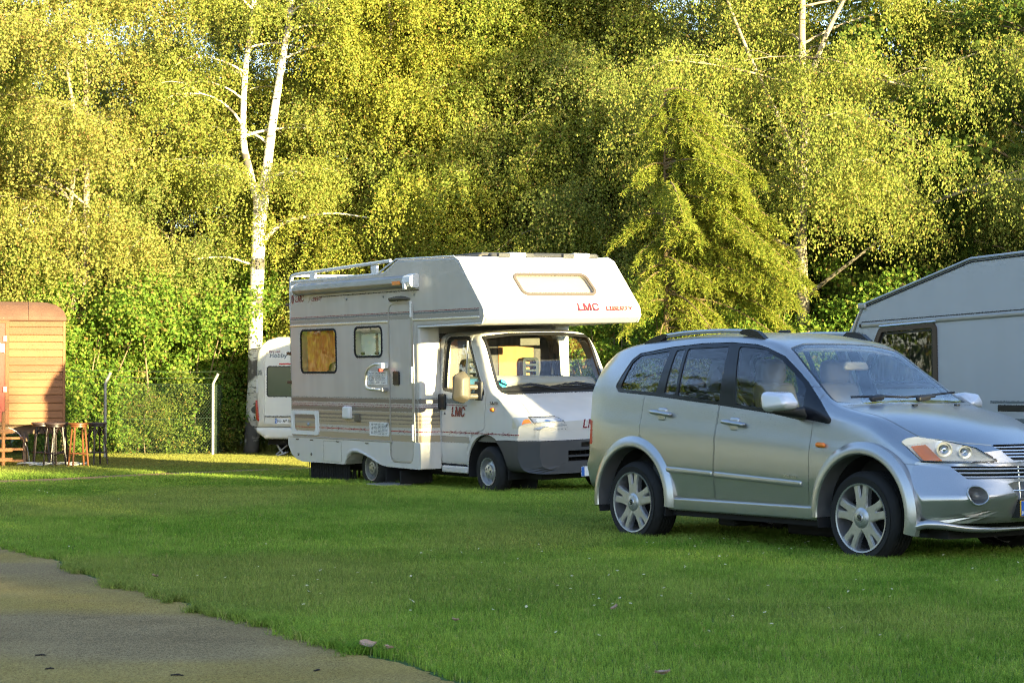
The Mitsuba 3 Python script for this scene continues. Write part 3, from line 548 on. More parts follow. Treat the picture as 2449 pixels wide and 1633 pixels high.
def wheel(parent, name, F, x, y, z, R, rim_r, width, style, side=-1, rim_mat='wheel_silver'):
    """outer face at y on the side -1 (right) or +1 (left); parts: tyre, rim (spokes), hub_cap"""
    k = uniq(f'{parent}__{name}'); s = side; o = lambda m: moved(m, x, 0, z)
    h = width; sh = 0.045
    prof = [(rim_r, y + s * -0.03), (rim_r + 0.004, y), (rim_r + 0.02, y + s * 0.006), (rim_r + (R - rim_r) * 0.55, y + s * 0.012), (R - 0.045, y + s * 0.002), (R - 0.015, y - s * 0.02), (R, y - s * 0.05), (R, y - s * (h - 0.05)), (R - 0.02, y - s * (h - 0.015)), (rim_r, y - s * h), (rim_r, y + s * -0.03)]
    t = lathe_y(prof, 56); t = t if t.volume > 0 else (t.invert() or t)
    groove = []
    for g in range(4): groove.append(tri(prism_y(Point(0, 0).buffer(R + 0.02, quad_segs=24).difference(Point(0, 0).buffer(R - 0.009, quad_segs=24)), 0, 0.009)).apply_translation([0, y - s * (0.055 + (h - 0.11) * (g + 0.5) / 4) - 0.0045, 0]))
    tm = man(t)
    for g in groove: tm = tm - man(g)
    scene[f'{k}__tyre'] = shape(o(tri(tm)), 'rubber', 35, F.M)
    lip = lathe_y([(rim_r - 0.012, y - s * 0.16), (rim_r - 0.012, y - s * 0.012), (rim_r - 0.009, y + s * 0.004), (rim_r + 0.003, y + s * 0.008), (rim_r + 0.003, y - s * 0.03), (rim_r - 0.004, y - s * 0.16), (rim_r - 0.012, y - s * 0.16)], 56); lip = lip if lip.volume > 0 else (lip.invert() or lip)
    scene[f'{k}__rim'] = shape(o(lip), rim_mat, 35, F.M)
    scene[f'{k}__brake'] = shape(o(tri(prism_y(Point(0, 0).buffer(rim_r - 0.013, quad_segs=20), min(y - s * 0.15, y - s * 0.14), max(y - s * 0.15, y - s * 0.14)))), 'under', 30, F.M)
    if style == 'five':
        ru = np.linspace(0.05, rim_r - 0.004, 12); wu = np.interp(ru, [0.05, 0.10, 0.16, 0.21, 0.26], [0.066, 0.058, 0.062, 0.072, 0.086])
        sp2 = Polygon(np.r_[np.c_[ru, wu], np.c_[ru, -wu][::-1]]).difference(Polygon([(0.165, 0.001), (0.20, 0.008), (0.27, 0.017), (0.27, -0.017), (0.20, -0.008), (0.165, -0.001)]).buffer(0.003))
        for i in range(5):   # each spoke splits in two towards the rim
            q = affinity.rotate(sp2, 92 + 72 * i, origin=(0, 0)); m = None
            for ins, o0, o1 in ((0.0, 0.055, 0.016), (0.005, 0.055, 0.009), (0.011, 0.055, 0.005)):
                e = prism_y(q.buffer(-ins), min(y - s * o0, y - s * o1), max(y - s * o0, y - s * o1)) if q.buffer(-ins).geom_type == 'Polygon' else None; m = e if m is None else (m + e if e is not None else m)
            scene[f'{k}__spoke' + (f'_{i:03d}' if i else '')] = shape(o(tri(m)), rim_mat, 40, F.M)
        hub = lathe_y([(0, y + s * 0.018), (0.028, y + s * 0.018), (0.034, y + s * 0.012), (0.062, y + s * 0.008), (0.078, y - s * 0.004), (0.082, y - s * 0.03), (0, y - s * 0.03)], 32); hub = hub if hub.volume > 0 else (hub.invert() or hub)
        scene[f'{k}__hub_cap'] = shape(o(hub), rim_mat, 30, F.M)
        e = lathe_y([(0, y + s * 0.0215), (0.022, y + s * 0.0215), (0.025, y + s * 0.0165), (0, y + s * 0.0165)], 24); e = e if e.volume > 0 else (e.invert() or e); scene[f'{k}__hub_cap__emblem'] = shape(o(e), 'plate_black', 30, F.M)
        em = tube([(0.013 * math.cos(t) * (1 + 0.3 * math.sin(2 * t)), y + s * 0.0222, 0.013 * math.sin(t)) for t in np.linspace(0.6, 5.2, 14)], 0.0022, 5); scene[f'{k}__hub_cap__badge'] = shape(o(em), 'chrome', 40, F.M)
    else:
        disc = lathe_y([(0, y - s * 0.035), (0.05, y - s * 0.032), (0.085, y - s * 0.02), (0.115, y - s * 0.035), (rim_r - 0.01, y - s * 0.06), (rim_r - 0.01, y - s * 0.075), (0.1, y - s * 0.06), (0, y - s * 0.06)], 48); disc = disc if disc.volume > 0 else (disc.invert() or disc); dm = man(disc)
        for i in range(8):
            a = 2 * np.pi * i / 8 + 0.3; dm = dm - prism_y(Point(0.128 * math.cos(a), 0.128 * math.sin(a)).buffer(0.0165), y - 0.2, y + 0.2)
        scene[f'{k}__disc'] = shape(o(tri(dm)), rim_mat, 35, F.M)
        cap = lathe_y([(0, y + s * 0.004), (0.05, y + s * 0.004), (0.088, y - s * 0.004), (0.096, y - s * 0.03), (0, y - s * 0.03)], 40); cap = cap if cap.volume > 0 else (cap.invert() or cap); cm = man(cap)
        for i in range(5):
            a = 2 * np.pi * i / 5; cm = cm - prism_y(Point(0.052 * math.cos(a), 0.052 * math.sin(a)).buffer(0.0165), y - s * -0.02 - 0.03, y + 0.03)
        scene[f'{k}__hub_cap'] = shape(o(tri(cm)), rim_mat, 35, F.M)
    return k

def seat(parent, name, F, x, y, z, fabric, shell, head='slots', rec=0.18, w=0.50):
    k = uniq(f'{parent}__{name}'); b = lambda px, py, pz: (x + px, y + py, z + pz)
    scene[f'{k}__cushion'] = shape(tri(hull_spheres([b(px, py, pz) for px in (-0.05, 0.42) for py in (-w / 2 + 0.06, w / 2 - 0.06) for pz in (0.02, 0.1)], 0.055, 14)), fabric, 40, F.M)
    scene[f'{k}__backrest'] = shape(tri(hull_spheres([b(-0.08 - rec * t, sy * (w / 2 - 0.07) * (1 - 0.25 * max(0, t - 0.5)), 0.1 + 0.56 * t) for t in (0, 0.55, 1.0) for sy in (-1, 1)], 0.06, 14)), fabric, 40, F.M)
    X = -0.10 - rec * 1.1; hz = 0.70
    if head == 'slots':
        m = prism_x(rrect(-0.135, 0.135, 0, 0.29, 0.06), -0.045, 0.045)
        for q in range(3): m = m - prism_x(rrect(-0.085, 0.085, 0.045 + q * 0.078, 0.095 + q * 0.078, 0.012), -0.1, 0.1)
        m = m.translate(list(b(X, 0, hz)))
    else:
        m = hull_spheres([b(X + px, py, hz + pz) for px in (-0.015, 0.02) for py in (-0.08, 0.08) for pz in (0.06, 0.16)], 0.055, 14)
        scene[f'{k}__post'] = shape(cat(tube([b(X, -0.05, hz - 0.05), b(X, -0.05, hz + 0.06)], 0.008, 6), tube([b(X, 0.05, hz - 0.05), b(X, 0.05, hz + 0.06)], 0.008, 6)), 'chrome', 40, F.M)
    scene[f'{k}__headrest'] = shape(tri(m), shell, 40, F.M)
    return k
def steering(parent, F, x, y, z, r=0.19):
    t = np.linspace(0, 2 * np.pi, 33); A = math.radians(62)
    ring = tube(np.c_[x - r * np.sin(t) * math.cos(A), y + r * np.cos(t), z + r * np.sin(t) * math.sin(A)], 0.016, 8, False)
    hub = hull_spheres([(x + 0.02, y - 0.04, z), (x + 0.02, y + 0.04, z)], 0.055, 10); bar = tube([(x, y - r, z), (x + 0.02, y, z - 0.01), (x, y + r, z)], 0.018, 6)
    put(parent, 'steering_wheel', cat(ring, hub, bar), 'black_plastic', 40, F.M)

# ------------------------------------------------------------------ motorhome
FM = Frame([-0.305, 24.4, -0.305], 56.3, roll=1.35)
def motorhome():
    K = thing('motorhome', 'white coachbuilt motorhome with a sleeping box over the cab and brown stripes', 'motorhome'); M = FM.M
    P = lambda n, m, b, s=30, parent=K, **k: put(parent, n, m, b, s, M, **k)
    W = 2.5
    # living box and sleeping box
    rear = hull_spheres([(x, y, z) for (x, z) in ((-5.34, 0.62), (-5.34, 2.82), (-5.25, 2.89), (-2.55, 2.89)) for y in (0.035, W - 0.035)] + [(-1.70, y, z) for y in (0.035, W - 0.035) for z in (0.62, 2.5)], 0.035, 14)
    over = hull_spheres([(x, y, z) for (x, z) in ((-2.68, 2.19), (-2.68, 2.84), (-2.19, 3.03), (-0.70, 3.00), (-0.60, 2.94), (-0.05, 2.33), (-0.035, 2.25), (-0.10, 2.20)) for y in (0.0503, W - 0.0503)], 0.05, 16)
    body = rear + over
    # openings
    w1, w2 = rrect(-5.03, -3.94, 1.545, 2.165, 0.08), rrect(-3.39, -2.62, 1.765, 2.175, 0.08)
    for w in (w1, w2): body = body - prism_y(w, -0.1, 0.16) - prism_y(w, W - 0.16, W + 0.1)
    n = np.array([0.743, 0.670]); A = np.array([-0.5629, 2.9735]); dv = np.array([0.670, -0.743])    # sloping front of the sleeping box: x-z direction down the slope
    def slope_T(off=0.0): return np.array([[0, dv[0], n[0], A[0] + n[0] * off], [1, 0, 0, 0], [0, dv[1], n[1], A[1] + n[1] * off]], float)   # (y, s, out)
    ow = rpoly([(0.70, 0.23), (1.87, 0.23), (1.90, 0.60), (0.72, 0.60)], 0.09)
    SO = 0.001
    body = body - cs(ow).extrude(0.3).transform(slope_T(SO - 0.12))
    door = rpoly([(-2.41, 0.33), (-1.80, 0.33), (-1.80, 2.48), (-2.41, 2.48)], 0.11)
    body = body - prism_y(door.buffer(0.014).difference(door.buffer(-0.002)), -0.1, 0.02)
    P('body', body, 'white_paint', 25)
    # dark backs, curtains and panes of the side windows
    for i, (w, c) in enumerate(((w1, 'curtain_orange'), (w2, 'curtain_cream'))):
        k = P('window', prism_y(w.buffer(0.010).difference(w.buffer(-0.014)), -0.010, 0.012), 'rubber', 30)
        put(k, 'rubber_seal', prism_y(w.buffer(0.018).difference(w.buffer(0.009)), -0.005, 0.01), 'grey_plastic', 30, M)
        x0, z0, x1, z1 = w.bounds; u = np.linspace(x0 - 0.02, x1 + 0.02, 60); off = np.array([0, 0, 0, 0.0])
        if i == 0:   # gathered orange curtain that leaves the lower front corner open
            yy = 0.085 + 0.018 * np.sin(u * 31) + 0.008 * np.sin(u * 77); top = np.full(60, z1 + 0.02); bot = z0 - 0.02 + 0.17 * np.clip((u - (x0 + 0.55)) / 0.25, 0, 1) * (u > x0 + 0.5)
            V = np.r_[np.c_[u, yy, top], np.c_[u, yy + 0.01, bot]]; F = np.array([[j, j + 1, 60 + j + 1, 60 + j] for j in range(59)]); put(k, 'curtain', (V, F), c, True, M)
            put(k, 'bottle', lathe_y([(0, 0), (0.035, 0), (0.035, 0.10), (0.012, 0.14), (0.012, 0.18), (0, 0.18)], 14).apply_transform(trimesh.transformations.rotation_matrix(np.pi / 2, [1, 0, 0])).apply_translation([x1 - 0.1, 0.06, z0 + 0.0]), 'white_trim', 30, M)
        else:
            put(k, 'blind', box(x0 - 0.01, x1 + 0.01, 0.11, 0.12, z0 - 0.01, z1 - 0.09), c, False, M); put(k, 'strap', box((x0 + x1) / 2 + 0.05, (x0 + x1) / 2 + 0.10, 0.095, 0.108, z0 + 0.02, z1 - 0.09), 'beige_plastic', False, M)
            for q in (0.2, 0.72): put(k, 'latch', tri(hull_spheres([(x0 + q * (x1 - x0), 0.03, z0 + 0.045), (x0 + q * (x1 - x0) + 0.05, 0.03, z0 + 0.045)], 0.022, 8)), 'black_plastic', 40, M)
        v, f = trimesh.creation.triangulate_polygon(w.buffer(-0.01), engine='earcut'); put(k, 'pane', (np.c_[v[:, 0], np.full(len(v), -0.002), v[:, 1]], f), 'glass_amber' if i == 0 else 'glass_clear', False, M)
    # window of the sleeping box with its blind
    k = P('overcab_window', cs(ow.buffer(0.014).difference(ow.buffer(-0.022))).extrude(0.022).transform(slope_T(SO - 0.004)), 'bronze', 30)
    v, f = trimesh.creation.triangulate_polygon(ow.buffer(-0.012), engine='earcut'); to3 = lambda o: np.c_[A[0] + dv[0] * v[:, 1] + n[0] * o, v[:, 0], A[1] + dv[1] * v[:, 1] + n[1] * o]
    put(k, 'blind', (to3(SO - 0.05), f), 'blind', False, M); put(k, 'pane', (to3(SO), f), 'glass_clear', False, M)
    for yy in (0.95, 1.32, 1.7): put(k, 'catch', cs(rrect(yy - 0.025, yy + 0.025, 0.555, 0.585, 0.008)).extrude(0.012).transform(slope_T(SO - 0.03)), 'grey_plastic', 30, M)
    # stripes: side, upper then lower; flat prints on the paint
    def stripe(z0, z1, c, x0=-5.365, x1=-2.425): return P('stripe', box(x0, x1, -0.0025 - 0.004 * (x0 == -2.398), 0.004, z0, z1), c, False)
    up = [(2.352, 2.362, 'wine_red'), (2.322, 2.346, 'stripe_slate'), (2.262, 2.316, 'stripe_taupe')]
    for z0, z1, c in up: stripe(z0, z1, c); stripe(z0, z1, c, -2.398, -1.812); stripe(z0, z1, c, -1.785, -0.12)
    low = [(1.186, 1.192, 'stripe_slate'), (1.120, 1.180, 'stripe_brown'), (1.092, 1.100, 'wine_red'), (1.064, 1.072, 'wine_red'), (1.005, 1.060, 'stripe_brown'), (0.962, 0.998, 'stripe_tan'), (0.934, 0.962, 'stripe_brown'), (0.905, 0.934, 'stripe_tan'), (0.886, 0.905, 'stripe_brown'), (0.850, 0.886, 'stripe_tan'), (0.838, 0.850, 'stripe_brown'), (0.792, 0.838, 'stripe_tan'), (0.605, 0.692, 'stripe_tan')]
    for z0, z1, c in low: stripe(z0, z1, c); stripe(z0, z1, c, -2.398, -1.812)
    P('pinstripe', box(-5.365, -2.425, -0.003, 0.004, 0.737, 0.748), 'red', False); P('pinstripe', box(-2.398, -1.812, -0.007, 0.004, 0.737, 0.748), 'red', False)
    def flourish(xc, y, x_w=0.10):
        q = [tube([(xc + s * x_w * t, y, 0.742 + sg * 0.030 * t**1.6) for t in np.linspace(0, 1, 7)], np.linspace(0.0045, 0.0015, 7), 4) for s in (-1, 1) for sg in (-1, 1)]
        P('scroll', cat(*q), 'wine_red', 30)
    for xc in (-4.18, -3.86, -3.5, -3.2, -2.85): flourish(xc, -0.002)
    flourish(-2.12, -0.006)
    # aluminium strips and rails
    for x0, x1, z in ((-5.36, -2.43, 2.238), (-1.78, -0.11, 2.246)): P('trim_strip', rbox(x0, x1, -0.016, 0.002, z - 0.014, z + 0.014, 0.006, 8), 'alu', 35)
    P('trim_strip', rbox(-5.3, -2.36, -0.022, 0.004, 0.578, 0.606, 0.008, 8), 'alu_dull', 35)
    P('corner_strip', rbox(-1.80, -1.755, -0.014, 0.01, 0.32, 2.47, 0.006, 8), 'alu_dull', 35)
    roofline = [(-5.37, 2.30), (-5.372, 2.80), (-5.30, 2.905), (-2.72, 2.905), (-2.50, 2.985), (-2.20, 3.085), (-0.72, 3.052), (-0.58, 2.99), (-0.40, 2.78), (-0.03, 2.36), (-0.005, 2.25), (-0.07, 2.165), (-1.66, 2.15)]
    P('edge_trim', cat(tube([(x, 0.008, z) for x, z in roofline], 0.012, 6)), 'white_trim', 40); P('edge_trim', cat(tube([(x, W - 0.008, z) for x, z in roofline], 0.012, 6)), 'white_trim', 40)
    # habitation door
    d = P('door', prism_y(door.buffer(-0.004), -0.004, 0.02), 'white_paint', 30)
    put(d, 'frame', prism_y(door.buffer(0.012).difference(door.buffer(-0.012)), -0.014, 0.015), 'alu_dull', 30, M)
    put(d, 'lock', prism_y(rrect(-2.29, -2.14, 1.37, 1.56, 0.03), -0.03, 0.0), 'black_plastic', 30, M)
    for z in (2.28, 1.40, 0.62): put(d, 'hinge', rbox(-1.815, -1.785, -0.03, 0.0, z, z + 0.22, 0.006, 8), 'white_trim', 30, M)
    P('door_light', hull_spheres([(-2.38, 0.0, 2.525), (-1.84, 0.0, 2.53), (-2.25, -0.09, 2.545), (-1.98, -0.09, 2.545), (-2.22, 0, 2.565), (-2.0, 0, 2.565)], 0.014, 12), 'beige_plastic', 40)
    # awning cassette
    prof = rpoly([(0, 2.69), (-0.03, 2.685), (-0.11, 2.70), (-0.135, 2.75), (-0.12, 2.82), (-0.03, 2.855), (0, 2.85)], 0.02)
    a = P('awning_cassette', prism_x([(y, z) for y, z in prof.exterior.coords[:-1]], -5.06, -1.78), 'alu_dull', 30)
    put(a, 'end_cap', prism_x([(y * 1.12, (z - 2.77) * 1.15 + 2.77) for y, z in prof.exterior.coords[:-1]], -1.80, -1.60), 'white_trim', 30, M); put(a, 'end_cap', prism_x([(y * 1.08, (z - 2.77) * 1.1 + 2.77) for y, z in prof.exterior.coords[:-1]], -5.09, -5.04), 'white_trim', 30, M)
    put(a, 'label', box(-2.08, -1.87, -0.139, -0.12, 2.725, 2.775), 'amber', False, M); put(a, 'bracket', rbox(-1.78, -1.70, -0.16, -0.12, 2.66, 2.74, 0.012), 'white_trim', 30, M)
    P('shadow_rail', box(-4.4, -1.6, -0.012, 0.002, 2.640, 2.652), 'grey_plastic', False)  # thin grey rail below the awning cassette
    for x in (-3.6, -2.55, -1.72): P('screw_cover', hull_spheres([(x, 0, 2.585)], 0.018, 8), 'alu_dull')
    # lettering and emblem on the wall
    P('lettering', text('LMC', 0.105, (-5.19, -0.001, 2.592), (1, 0, 0), (0, 0, 1), 0.003, 0.22, True, 0.85), 'wine_red', False)
    P('lettering', text('LIBERTY', 0.055, (-4.67, -0.001, 2.592), (1, 0, 0), (0, 0, 1), 0.003, 0.22, True, 1.0), 'wine_red', False)
    P('lettering', text('//', 0.06, (-4.76, -0.001, 2.592), (1, 0, 0), (0, 0, 1), 0.003, 0.1, False), 'stripe_tan', False)
    P('emblem', prism_y(affinity.scale(Point(-5.27, 2.637).buffer(0.06), 0.75, 1.15), -0.003, 0.004), 'wine_red', False)
    for s in (-0.3, 0.3): P('emblem', prism_y(affinity.scale(Point(-5.27 + s * 0.06, 2.637).buffer(0.03), 0.35, 1.3), -0.005, 0.0), 'stripe_slate', False)
    P('lettering', text('LMC', 0.125, (A[0] + dv[0] * 0.885 + n[0] * (SO + 0.002), 1.44, A[1] + dv[1] * 0.885 + n[1] * (SO + 0.002)), (0, 1, 0), (-dv[0], 0, -dv[1]), 0.003, 0.22, True, 0.95), 'wine_red', False)
    P('lettering', text('LIBERTY', 0.07, (A[0] + dv[0] * 0.885 + n[0] * (SO + 0.002), 1.90, A[1] + dv[1] * 0.885 + n[1] * (SO + 0.002)), (0, 1, 0), (-dv[0], 0, -dv[1]), 0.003, 0.22, True, 1.1), 'red', False)
    # grab handle, vents, flaps
    g = P('grab_handle', tube(smooth_path([(-2.48, -0.005, 1.64), (-2.50, -0.10, 1.655), (-2.62, -0.13, 1.65), (-2.80, -0.13, 1.58), (-2.86, -0.13, 1.45), (-2.84, -0.13, 1.345), (-2.72, -0.13, 1.315), (-2.55, -0.11, 1.31), (-2.50, -0.005, 1.31)], 4), 0.021, 10), 'alu', 40)
    put(g, 'bracket', rbox(-2.56, -2.44, -0.12, 0.0, 1.595, 1.68, 0.012), 'white_trim', 30, M); put(g, 'bracket', rbox(-2.57, -2.47, -0.10, 0.0, 1.28, 1.335, 0.012), 'alu_dull', 30, M); put(g, 'button', rbox(-2.52, -2.47, -0.13, -0.07, 1.555, 1.6, 0.008), 'red', 30, M)
    def vent(x0, x1, z0, z1, rows, cols, label=None):
        k = P('vent', prism_y(rrect(x0, x1, z0, z1, 0.01).difference(rrect(x0 + 0.03, x1 - 0.03, z0 + 0.025, z1 - 0.025, 0.004)), -0.014, 0.002), 'white_trim', 30)
        put(k, 'backing', box(x0 + 0.02, x1 - 0.02, -0.003, 0.002, z0 + 0.02, z1 - 0.02), 'black_plastic', False, M)
        for i in range(rows):
            z = z0 + 0.03 + (z1 - z0 - 0.06) * (i + 0.5) / rows; put(k, 'slat', box(x0 + 0.028, x1 - 0.028, -0.011, -0.0035, z - 0.0055, z + 0.0055), 'white_trim', False, M)
        for i in range(1, cols):
            x = x0 + (x1 - x0) * i / cols; put(k, 'bar', box(x - 0.004, x + 0.004, -0.0118, -0.004, z0 + 0.026, z1 - 0.026), 'white_trim', False, M)
    vent(-3.01, -2.49, 1.372, 1.56, 8, 3); vent(-2.99, -2.46, 0.666, 0.855, 7, 5)
    hp = rrect(-5.36, -4.50, 0.628, 0.985, 0.04)
    k = P('service_hatch', prism_y(hp.difference(rrect(-5.26, -4.59, 0.685, 0.93, 0.05)), -0.022, 0.004), 'white_trim', 30)
    put(k, 'lid', prism_y(rrect(-5.25, -4.60, 0.695, 0.92, 0.045), -0.010, 0.004), 'stripe_tan', 30, M)
    for z0, z1, c in ((0.87, 0.92, 'stripe_brown'), (0.80, 0.835, 'stripe_taupe')): put(k, 'band', box(-5.24, -4.61, -0.0125, -0.008, z0, z1), c, False, M)
    put(k, 'line', box(-5.24, -4.61, -0.0127, -0.008, 0.737, 0.746), 'red', False, M); put(k, 'knob', hull_spheres([(-4.80, -0.02, 0.785)], 0.02, 8), 'chrome', 40, M)
    P('filler_cap', rbox(-3.715, -3.50, -0.035, 0.002, 0.885, 1.065, 0.03, 12), 'white_trim', 40); P('socket_cover', rbox(-3.40, -3.26, -0.03, 0.002, 0.85, 0.965, 0.012, 10), 'beige_plastic', 40)
    P('cable_tail', tube([(-2.46, -0.02, 0.90), (-2.44, -0.03, 0.84), (-2.49, -0.03, 0.81)], 0.006, 6), 'beige_plastic')
    # skirt with wheel arch and rear bulge
    sk = rpoly([(-5.47, 0.60), (-5.47, 0.47), (-5.36, 0.33), (-5.20, 0.26), (-5.02, 0.228), (-3.70, 0.236), (-3.62, 0.30), (-3.55, 0.385), (-3.42, 0.425), (-3.20, 0.405), (-2.95, 0.34), (-2.70, 0.27), (-2.5, 0.248), (-1.60, 0.242), (-1.60, 0.60)], 0.02)
    dcut = Polygon([(-2.43, 0.28), (-1.78, 0.28), (-1.78, 0.7), (-2.43, 0.7)])
    m = prism_y(sk, -0.02, 0.28) - prism_y(door.buffer(0.016), -0.1, 0.04); P('skirt', m, 'white_gelcoat', 30)
    m = prism_y(sk, W - 0.28, W + 0.02); P('skirt', m, 'white_gelcoat', 30); P('rear_valance', rbox(-5.47, -5.3, 0.2, W - 0.2, 0.26, 0.62, 0.03), 'white_gelcoat', 30)
    arch = smooth_path([(-3.71, -0.02, 0.25), (-3.62, -0.03, 0.325), (-3.53, -0.035, 0.405), (-3.40, -0.035, 0.445), (-3.20, -0.03, 0.425), (-2.95, -0.025, 0.36), (-2.70, -0.02, 0.285)], 5)
    P('wheel_arch_lip', tube(arch, np.r_[np.linspace(0.008, 0.036, 10), np.linspace(0.036, 0.008, len(arch) - 10)], 8), 'white_gelcoat', 40)
    for x in (-5.2, -4.75, -3.95, -3.1): P('clip', rbox(x, x + 0.09, -0.03, -0.015, 0.545, 0.562, 0.004, 6), 'beige_plastic')
    for x, z in ((-5.13, 0.33), (-4.72, 0.345)): P('rivet_cap', hull_spheres([(x, -0.02, z)], 0.022, 8), 'beige_plastic')
    P('skirt_panel', prism_y(rrect(-4.35, -3.80, 0.255, 0.56, 0.01).difference(rrect(-4.34, -3.81, 0.265, 0.55, 0.01)), -0.0225, -0.01), 'alu_dull', 30)
    P('tail_lamp', tri(hull_spheres([(-5.47, 0.06, 0.42), (-5.47, 0.06, 0.58), (-5.47, 0.16, 0.5)], 0.02, 8)), 'lamp_red', 40)
    # fairing from the box to the narrower cab, with the stripes carried round it
    fp = [(-1.80, 0.001), (-1.70, 0.001), (-1.645, 0.025), (-1.605, 0.14), (-1.585, 0.31), (-1.80, 0.31)]
    P('cab_fairing', prism_z(rpoly(fp, 0.03, 8), 0.245, 2.16), 'white_gelcoat', 35); P('cab_fairing', prism_z(rpoly([(x, W - y) for x, y in fp], 0.03, 8), 0.245, 2.16), 'white_gelcoat', 35)
    q = rpoly(fp, 0.03, 8).buffer(0.003).difference(sbox(-3, 0.306, 0, 2)).difference(sbox(-3, -1, -1.752, 2))
    for z0, z1, c in low: P('fairing_stripe', prism_z(q, z0, z1), c, 35)
    P('fairing_stripe', prism_z(q, 0.737, 0.748), 'red', 35)
    # roof: rails, rear ladder, roof lights
    for y in (0.05, W - 0.05):
        k = P('roof_rail', tube(smooth_path([(-5.40, y, 2.35), (-5.41, y, 2.80), (-5.38, y, 2.95), (-5.28, y, 3.005), (-4.5, y, 3.025), (-2.42, y, 3.075)], 5), 0.024, 8), 'white_trim', 40)
        for x in (-4.78, -2.95): put(k, 'bracket', rbox(x, x + 0.16, y - 0.02, y + 0.02, 2.88, 3.03, 0.008), 'white_trim', 30, M)
    P('roof_rail', tube([(-5.35, 0.05, 2.995), (-5.35, W - 0.05, 2.995)], 0.02, 8), 'white_trim', 40)
    k = P('bicycle_rack', cat(*[tube([(-5.46 - dx_, y, 0.85), (-5.46 - dx_, y, 2.98)], 0.017, 8) for dx_, y in ((0.0, 0.06), (0.05, 0.10))]), 'alu_dull', 40)
    for z in (2.56, 1.83, 1.40): put(k, 'clamp', rbox(-5.55, -5.36, 0.02, 0.14, z - 0.025, z + 0.025, 0.01), 'black_plastic', 30, M)
    put(k, 'tube', tube([(-5.50, 0.08, 2.62), (-5.50, 2.3, 2.62)], 0.015, 8), 'alu_dull', 40, M)
    for (y0, y1) in ((0.55, 1.28), (1.42, 2.2)):
        k = P('roof_light', rbox(-1.75, -0.95, y0, y1, 3.02, 3.10, 0.03), 'beige_plastic', 35); put(k, 'dome', rbox(-1.68, -1.02, y0 + 0.08, y1 - 0.08, 3.09, 3.125, 0.015), 'grey_plastic', 35, M)
    k = P('roof_rack', tri(hull_spheres([(-0.74, 0.62, 3.07), (-0.74, 2.32, 3.07), (-0.80, 0.62, 3.075)], 0.028, 8)), 'grey_plastic', 40)
    for y in (0.98, 2.02): put(k, 'clip', rbox(-0.80, -0.66, y - 0.13, y + 0.13, 3.05, 3.108, 0.01), 'white_trim', 30, M); put(k, 'foot', cat(rbox(-0.80, -0.665, y - 0.30, y - 0.132, 3.035, 3.10, 0.012), rbox(-0.80, -0.665, y + 0.132, y + 0.26, 3.035, 3.10, 0.012)), 'grey_plastic', 30, M)
    P('dome_light', hull_spheres([(-0.95, 1.35, 3.06), (-0.95, 1.75, 3.06), (-1.1, 1.55, 3.085)], 0.03, 10), 'white_trim', 40)
    # underside
    P('underbody', cat(box(-5.2, -1.0, 0.32, W - 0.32, 0.2, 0.62), box(-4.6, -3.6, 0.5, 2.0, 0.10, 0.25), box(-2.5, -1.2, 0.55, 1.9, 0.13, 0.3), box(-1.2, 0.35, 0.6, 1.9, 0.16, 0.4)), 'under', False)
    # mud flap of strips behind the rear wheel
    rng = np.random.default_rng(3); st = []
    for i in range(70):
        y = 0.08 + 2.3 * i / 70; st.append(box(-4.98 + rng.normal(0, 0.008), -4.972 + rng.normal(0, 0.008), y, y + 0.029, -0.05 + abs(rng.normal(0, 0.02)), 0.30))
    for i in range(52):
        x = -4.97 + 0.0235 * i; q = 0.07 + 0.012 * (i % 3); st.append(box(x, x + rng.uniform(0.015, 0.024), q, q + 0.004, -0.06 + abs(rng.normal(0, 0.012)), 0.27)); st.append(box(x + rng.normal(0, 0.01), x + 0.026, q + 0.1, q + 0.104, -0.06, 0.10 + rng.uniform(0, 0.1)))
    P('brush_curtain', cat(*st), 'under', False)
    # entrance step
    k = P('step', rbox(-2.70, -2.16, -0.26, 0.16, -0.01, 0.022, 0.008), 'alu_dull', 30)
    put(k, 'arm', cat(box(-2.20, -2.17, 0.0, 0.5, 0.02, 0.2), box(-2.68, -2.65, 0.05, 0.5, 0.02, 0.22)), 'under', False, M)
    # cab
    yc = 1.265
    def sect(d=0.0):
        def f(x):
            hw = 0.985 - d; zb = 0.25 + d
            zbelt = pc(x, [(-2, 1.24), (-0.32, 1.22), (0.1, 1.06), (0.5, 0.90), (0.62, 0.84)]) - d * 0.3
            zed = pc(x, [(-2, 2.04), (-0.78, 2.02), (-0.70, 1.985), (-0.28, 1.275), (0, 1.155), (0.3, 1.04), (0.5, 0.955), (0.62, 0.89)]) - d
            yed = pc(x, [(-2, 0.90), (-0.74, 0.90), (-0.30, 0.94), (0.62, 0.90)]) - d
            zt = pc(x, [(-2, 2.10), (-0.80, 2.095), (-0.73, 2.05), (-0.31, 1.295), (0, 1.185), (0.3, 1.075), (0.5, 0.985), (0.62, 0.91)]) - d
            s = np.linspace(0, 1, 18); off = np.interp(s, [0, 0.1, 0.35, 0.7, 1], [0.05, 0.02, 0.0, 0.005, 0.015])
            yb = (hw - off); yed = min(yed, yb[-1] - 0.01)
            u = np.linspace(0, 1, 14); t = np.linspace(1, 0, 14)
            return [seg((0, zb), (hw - 0.07, zb), 7), np.c_[np.r_[hw - 0.07, yb], np.r_[zb, zb + 0.01 + (zbelt - zb - 0.01) * s]], np.c_[yb[-1] + (yed - yb[-1]) * u + 0.012 * np.sin(np.pi * u), zbelt + (zed - zbelt) * u], np.c_[yed * t, zt - (zt - zed) * t**2.6]]
        return f
    def dxc(x, y, z):
        t = np.clip(np.abs(y) / 0.985, 0, 1.02); w = np.clip((x + 0.15) / 0.75, 0, 1)
        return -w * (0.32 * t**8 + 0.05 * t**2) - 0.0 * z
